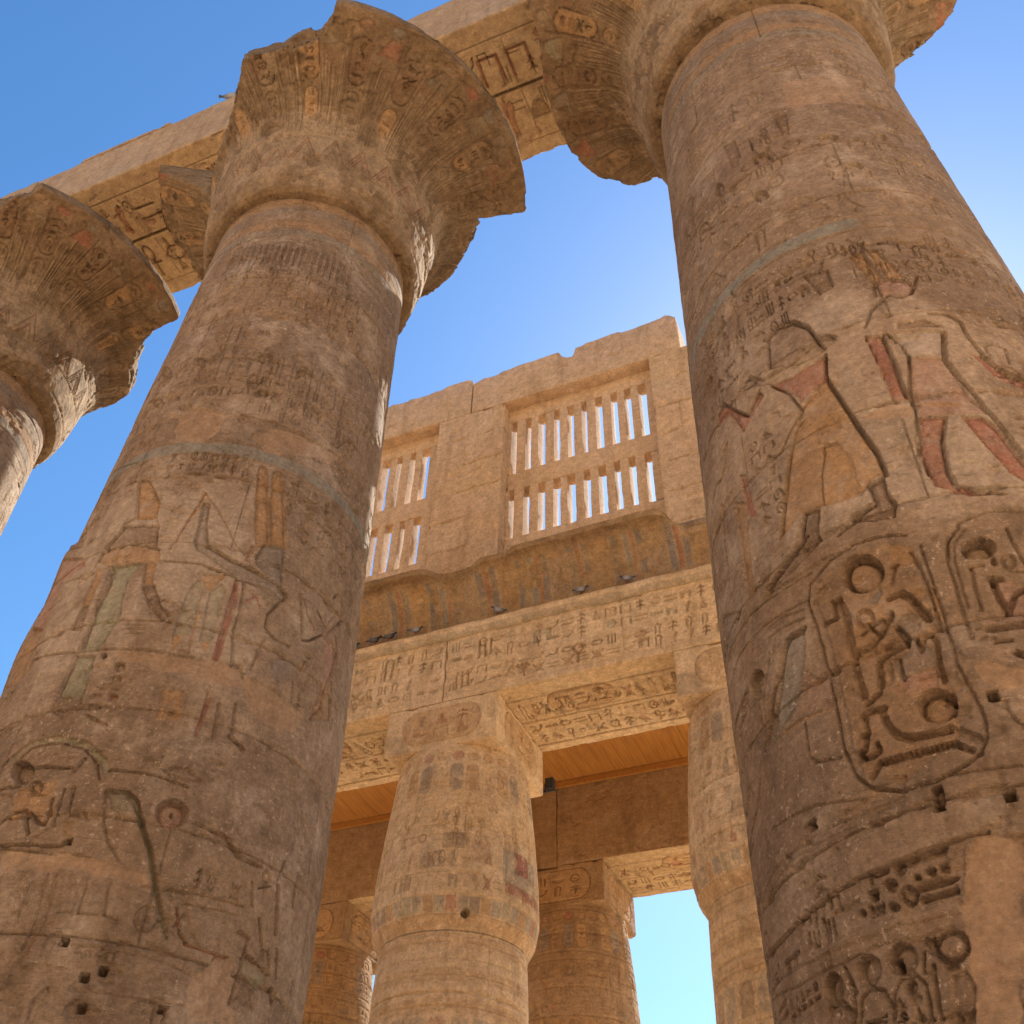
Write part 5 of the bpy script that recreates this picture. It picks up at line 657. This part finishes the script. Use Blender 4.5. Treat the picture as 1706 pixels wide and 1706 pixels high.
# ------------------------------------------------------------------ clerestory wall
PF,PBk=13.2,13.92
def grooves(w,h,res,seed,rows,cracks=3):
    R=Relief(0,w,0,h,res,seed); rg=np.random.default_rng(seed)
    zz=[0]+list(rows)+[h]
    for a,b in zip(zz[:-1],zz[1:]):
        x=-rg.uniform(0,.8)
        while x<w:
            L=rg.uniform(.9,1.9); R.flat([(x,a),(x+L,a),(x+L,b),(x,b)],'smtyo'[int(rg.integers(5))],rg.uniform(.1,.45),.02)
            if rows and rg.random()<.6 and .2<x<w-.2: R.stroke([(x,a),(x+.01,b)],.016,.02)
            x+=L
    for q in range(int(w*2)):
        a=rg.uniform(0,w); b=rg.uniform(0,h); R.fill(R.ell((a,b),(a+rg.uniform(.03,.16),b+rg.uniform(-.03,.03)),(a,b+rg.uniform(.02,.07))),'m',rg.uniform(.015,.04),.3)
    for z in rows:
        pts=[(-.1,z)]; x=0
        while x<w+.1: x+=.12; pts.append((x,z+rg.uniform(-.018,.018)))
        R.stroke(pts,.014,.018); 
        for q in range(int(w*1.4)+1):
            a=rg.uniform(0,w); L=rg.uniform(.12,.5); R.stroke([(a,z-.01),(a+L*.5,z+rg.uniform(-.02,.03)),(a+L,z+.02)],rg.uniform(.03,.07),.045)
    for q in range(cracks):
        a=rg.uniform(.1,w-.1); z=rg.uniform(.2,h-.2); p=[(a,z)]
        for k in range(5): a+=rg.uniform(-.02,.12); z+=rg.uniform(.02,.12); p.append((a,z))
        R.stroke(p,.02,.03)
    R.weather(.014,.02,.7,.5); return R
def topcut(x0,x1,prof,zmin):
    xs=[a for a,_ in prof]; zs=[b for _,b in prof]
    def post(V):
        V=V.copy(); n=fbm3(np.stack([V[:,0]*3,V[:,1]*3,V[:,0]*0],-1),4,66)-.5; zt=np.interp(V[:,0],xs,zs)+n*.06
        m=V[:,2]>zmin; f=(V[:,2]-zmin); H=V[:,2].max()-zmin; V[:,2]=np.where(m,zmin+f*(zt-zmin)/H,V[:,2]); return V
    return post
def lattice(name_parent,xl,xr,slots_t,slots_b,seed,yf=13.5,th=.32,wide=(2,)):
    """pierced stone window grille: rails, bars between the slots"""
    slots_t=sorted(slots_t); slots_b=sorted(slots_b); zs=[(13.9,15.43),(16.77,17.29),(18.92,19.36)]; parts=[]
    rg=np.random.default_rng(seed)
    for a,b in zs:
        R=Relief(0,xr-xl,0,b-a,.03,seed); R.weather(.012,.014,.72,.5)
        parts.append(stone_box(xl,xr,yf+(.0),yf+th,a,b,.1,{'f':R},.02,.008,seed=seed,chip=.02))
    for (za,zb),sl in (((15.43,16.77),slots_b),((17.29,18.92),slots_t)):
        hw=[.066*rg.uniform(.88,1.12)*(1.3 if k in wide else 1) for k in range(len(sl))]; ed=[xl]+[v for s,q in zip(sl,hw) for v in (s-q,s+q)]+[xr]
        for k in range(0,len(ed),2):
            j=rg.uniform(-.02,.02,2)*(1 if 0<k<len(ed)-2 else 0)
            parts.append(stone_box(ed[k]+j[0],ed[k+1]+j[1],yf+.004,yf+th-.004,za-.01,zb+.01,.09,None,.014,.006,seed=seed+k,chip=.012))
    V,F,a=join(parts); return mesh_obj('window_lattice',V,F,M_wall,name_parent,a)
def wall():
    t=empty('clerestory_wall',(-5.0,13.5,14.0),'high ruined wall of tan blocks with pierced stone window grilles above the cornice','wall')
    rows=[.55,1.35,2.15,2.95,3.75,4.6]
    for (a,b,zt,sd_) in ((-7.74,-6.16,19.30,101),(-2.86,-1.3,19.35,102),(-12.5,-11.06,19.30,103)):
        R=grooves(b-a,zt-13.9,.02,sd_,rows,3); Rr=grooves(PBk-PF,zt-13.9,.03,sd_,rows,0)
        add('pier',stone_box(a,b,PF,PBk,13.9,zt,.08,{'f':R,'r':Rr},.02,.012,seed=sd_),M_wall,t)
    # lintel course with broken top
    for (a,b,prof,sd_) in ((-12.5,-6.985,[(-12.5,20.4),(-9.2,20.55),(-8.2,20.5),(-7.6,20.58),(-7.1,20.55),(-6.98,20.46)],105),(-6.965,-2.16,[(-6.96,20.33),(-6.7,20.45),(-5.7,20.52),(-4.88,20.54),(-4.78,20.30),(-4.53,20.27),(-4.48,20.56),(-3.2,20.58),(-2.3,20.68),(-2.16,20.5)],106)):
        R=grooves(b-a,1.25,.03,sd_,[],4)
        add('lintel_course',stone_box(a,b,PF,PBk,19.31,20.56,.06,{'f':R},.025,.015,topcut(a,b,prof,19.6),seed=sd_),M_wall,t)
    sp=.3215; st=[-6.02+sp*k for k in range(10)]; sb=[-6.03+sp*k for k in range(10)]
    lattice(t,-6.17,-2.85,st,sb,111)
    lattice(t,-11.07,-7.73,[-8.17-.335*k for k in range(9)],[-8.19-.34*k for k in range(9)],112,th=.26,wide=(5,8))
    return t
wall()
# ------------------------------------------------------------------ timber ceiling
def ceiling():
    t=empty('timber_ceiling',(-8,17,13.25),'orange-brown timber ceiling of narrow boards between the golden beam and the dim inner beam','ceiling')
    parts=[]; x=-18.0; rg=np.random.default_rng(4)
    while x<-.95:
        V,F,a=stone_box(x,x+.2385,14.7,19.25,13.24+rg.uniform(0,.008),13.32,.8,None,.006,.0,chip=0); parts.append((V,F,a)); x+=.24
    V,F,a=join(parts); mesh_obj('board_panel',V,F,M_timber,t)
    add('light_block_deck',stone_box(-18,-.9,14.86,19.2,13.325,13.38,.8,None,.01,0,chip=0),M_timber,t)  # unseen layer added over the boards to stop sun leaking through gaps
    add('edge_beam',stone_box(-18,-.9,18.9,18.985,13.10,13.235,.5,None,.01,.002,chip=0),M_timber,t)
    return t
ceiling()
# ------------------------------------------------------------------ floodlight
def floodlight():
    t=empty('floodlight',(-5.8,15.05,10.7),'small black floodlight fixed to the back corner of the central bud column block','floodlight')
    def bx(a): return stone_box(*a,.1,None,.01,.0,chip=0)
    add('housing',bx((-5.87,-5.72,14.98,15.13,10.74,10.94)),M_black,t)
    add('bracket',join([bx((-5.93,-5.90,14.83,15.08,10.72,10.745)),bx((-5.93,-5.70,15.04,15.07,10.70,10.73)),bx((-5.90,-5.88,15.03,15.08,10.72,10.86))]),M_black,t)
floodlight()
# ------------------------------------------------------------------ pigeons
def pigeon(loc,rz,label,tone=0,s=1.0,pitch=0.0):
    # one continuous body lofted along a spine: tail, rump, breast, neck, head, beak
    sp=[(-.19,.035,.012,.030),(-.14,.04,.014,.034),(-.09,.05,.03,.045),(-.03,.06,.055,.058),(.03,.068,.062,.064),(.075,.085,.052,.055),(.10,.115,.034,.035),(.112,.145,.026,.027),(.125,.168,.027,.026),(.145,.170,.020,.019),(.158,.165,.008,.008),(.178,.160,.003,.003)]
    n=14; V=[];C=[]
    for i,(x,z,rw,rh) in enumerate(sp):
        for k in range(n):
            a=2*PI*k/n; wing=1.16 if (1<i<6 and abs(math.sin(a))<.75) else 1
            V.append((x,rw*math.cos(a)*wing if i!=0 else .03*math.cos(a),z+rh*(.35 if i<2 else 1)*math.sin(a)))
            c=(.055,.058,.07) if i<2 else (.16,.165,.19)
            if i in (3,4) and abs(math.cos(a))>.6: c=(.30,.30,.32)
            if i>=6: c=(.05,.055,.07)
            if i>=10: c=(.03,.03,.03)
            if tone==1: c=tuple(v*.35 for v in c)
            C.append((*c,1))
    F=[]
    for i in range(len(sp)-1):
        for k in range(n): F.append((i*n+k,(i+1)*n+k,(i+1)*n+(k+1)%n,i*n+(k+1)%n))
    for b in (0,(len(sp)-1)*n): F+= [(b,b+2*k+1,b+2*k+2,b+2*k+3) for k in range(n//2-1)]
    for sy in (-.02,.02):   # legs grow from the belly
        b=len(V)
        for z in (-.015,.03):
            for a in range(4): V.append((.0+.005*math.cos(a*PI/2),sy+.005*math.sin(a*PI/2),z)); C.append((.3,.1,.07,1))
        F+=[(b+a,b+(a+1)%4,b+4+(a+1)%4,b+4+a) for a in range(4)]
        b=len(V)
        for p in ((-.02,-.012),(.035,-.014),(.035,.014),(-.02,.012)): V.append((p[0],sy+p[1],-.014)); C.append((.3,.1,.07,1))
        F.append((b,b+1,b+2,b+3))
    V=np.array(V)*s; cp,sp_=math.cos(pitch),math.sin(pitch); V=np.stack([V[:,0]*cp-V[:,2]*sp_,V[:,1],V[:,0]*sp_+V[:,2]*cp],-1)
    c,s_=math.cos(rz),math.sin(rz); V=np.stack([V[:,0]*c-V[:,1]*s_,V[:,0]*s_+V[:,1]*c,V[:,2]],-1)+np.array(loc)
    o=mesh_obj('pigeon',V,F,M_pigeon,None,dict(paint=np.array(C)),origin=loc); return tag(o,label,'pigeon','pigeons on the ruins')
Y_P=12.69
for (px,py,tone,rz,lab) in [(-8.70,12.875,1,2.8,'dark pigeon, leftmost of those on the ledge under the striped cornice'),(-8.28,12.885,1,.3,'dark pigeon, second from left on the ledge under the striped cornice'),(-7.98,12.885,1,.35,'dark slim pigeon, third from left on the ledge under the striped cornice'),(-7.45,12.885,0,.5,'grey pigeon, fourth from left on the cornice ledge'),(-5.85,12.885,0,3.3,'grey pigeon alone near the middle of the cornice ledge'),(-4.33,12.885,0,.4,'grey pigeon with pale wing, second from right on the cornice ledge'),(-3.51,12.885,0,3.0,'grey pigeon with pale wing, rightmost on the cornice ledge')]:
    pigeon((px,Y_P,py+.02),rz,lab,tone,.8)
pigeon((-9.16,5.93,22.0),.5,'small lone pigeon perched on the great stone beam beside the left great capital',0,1.35)
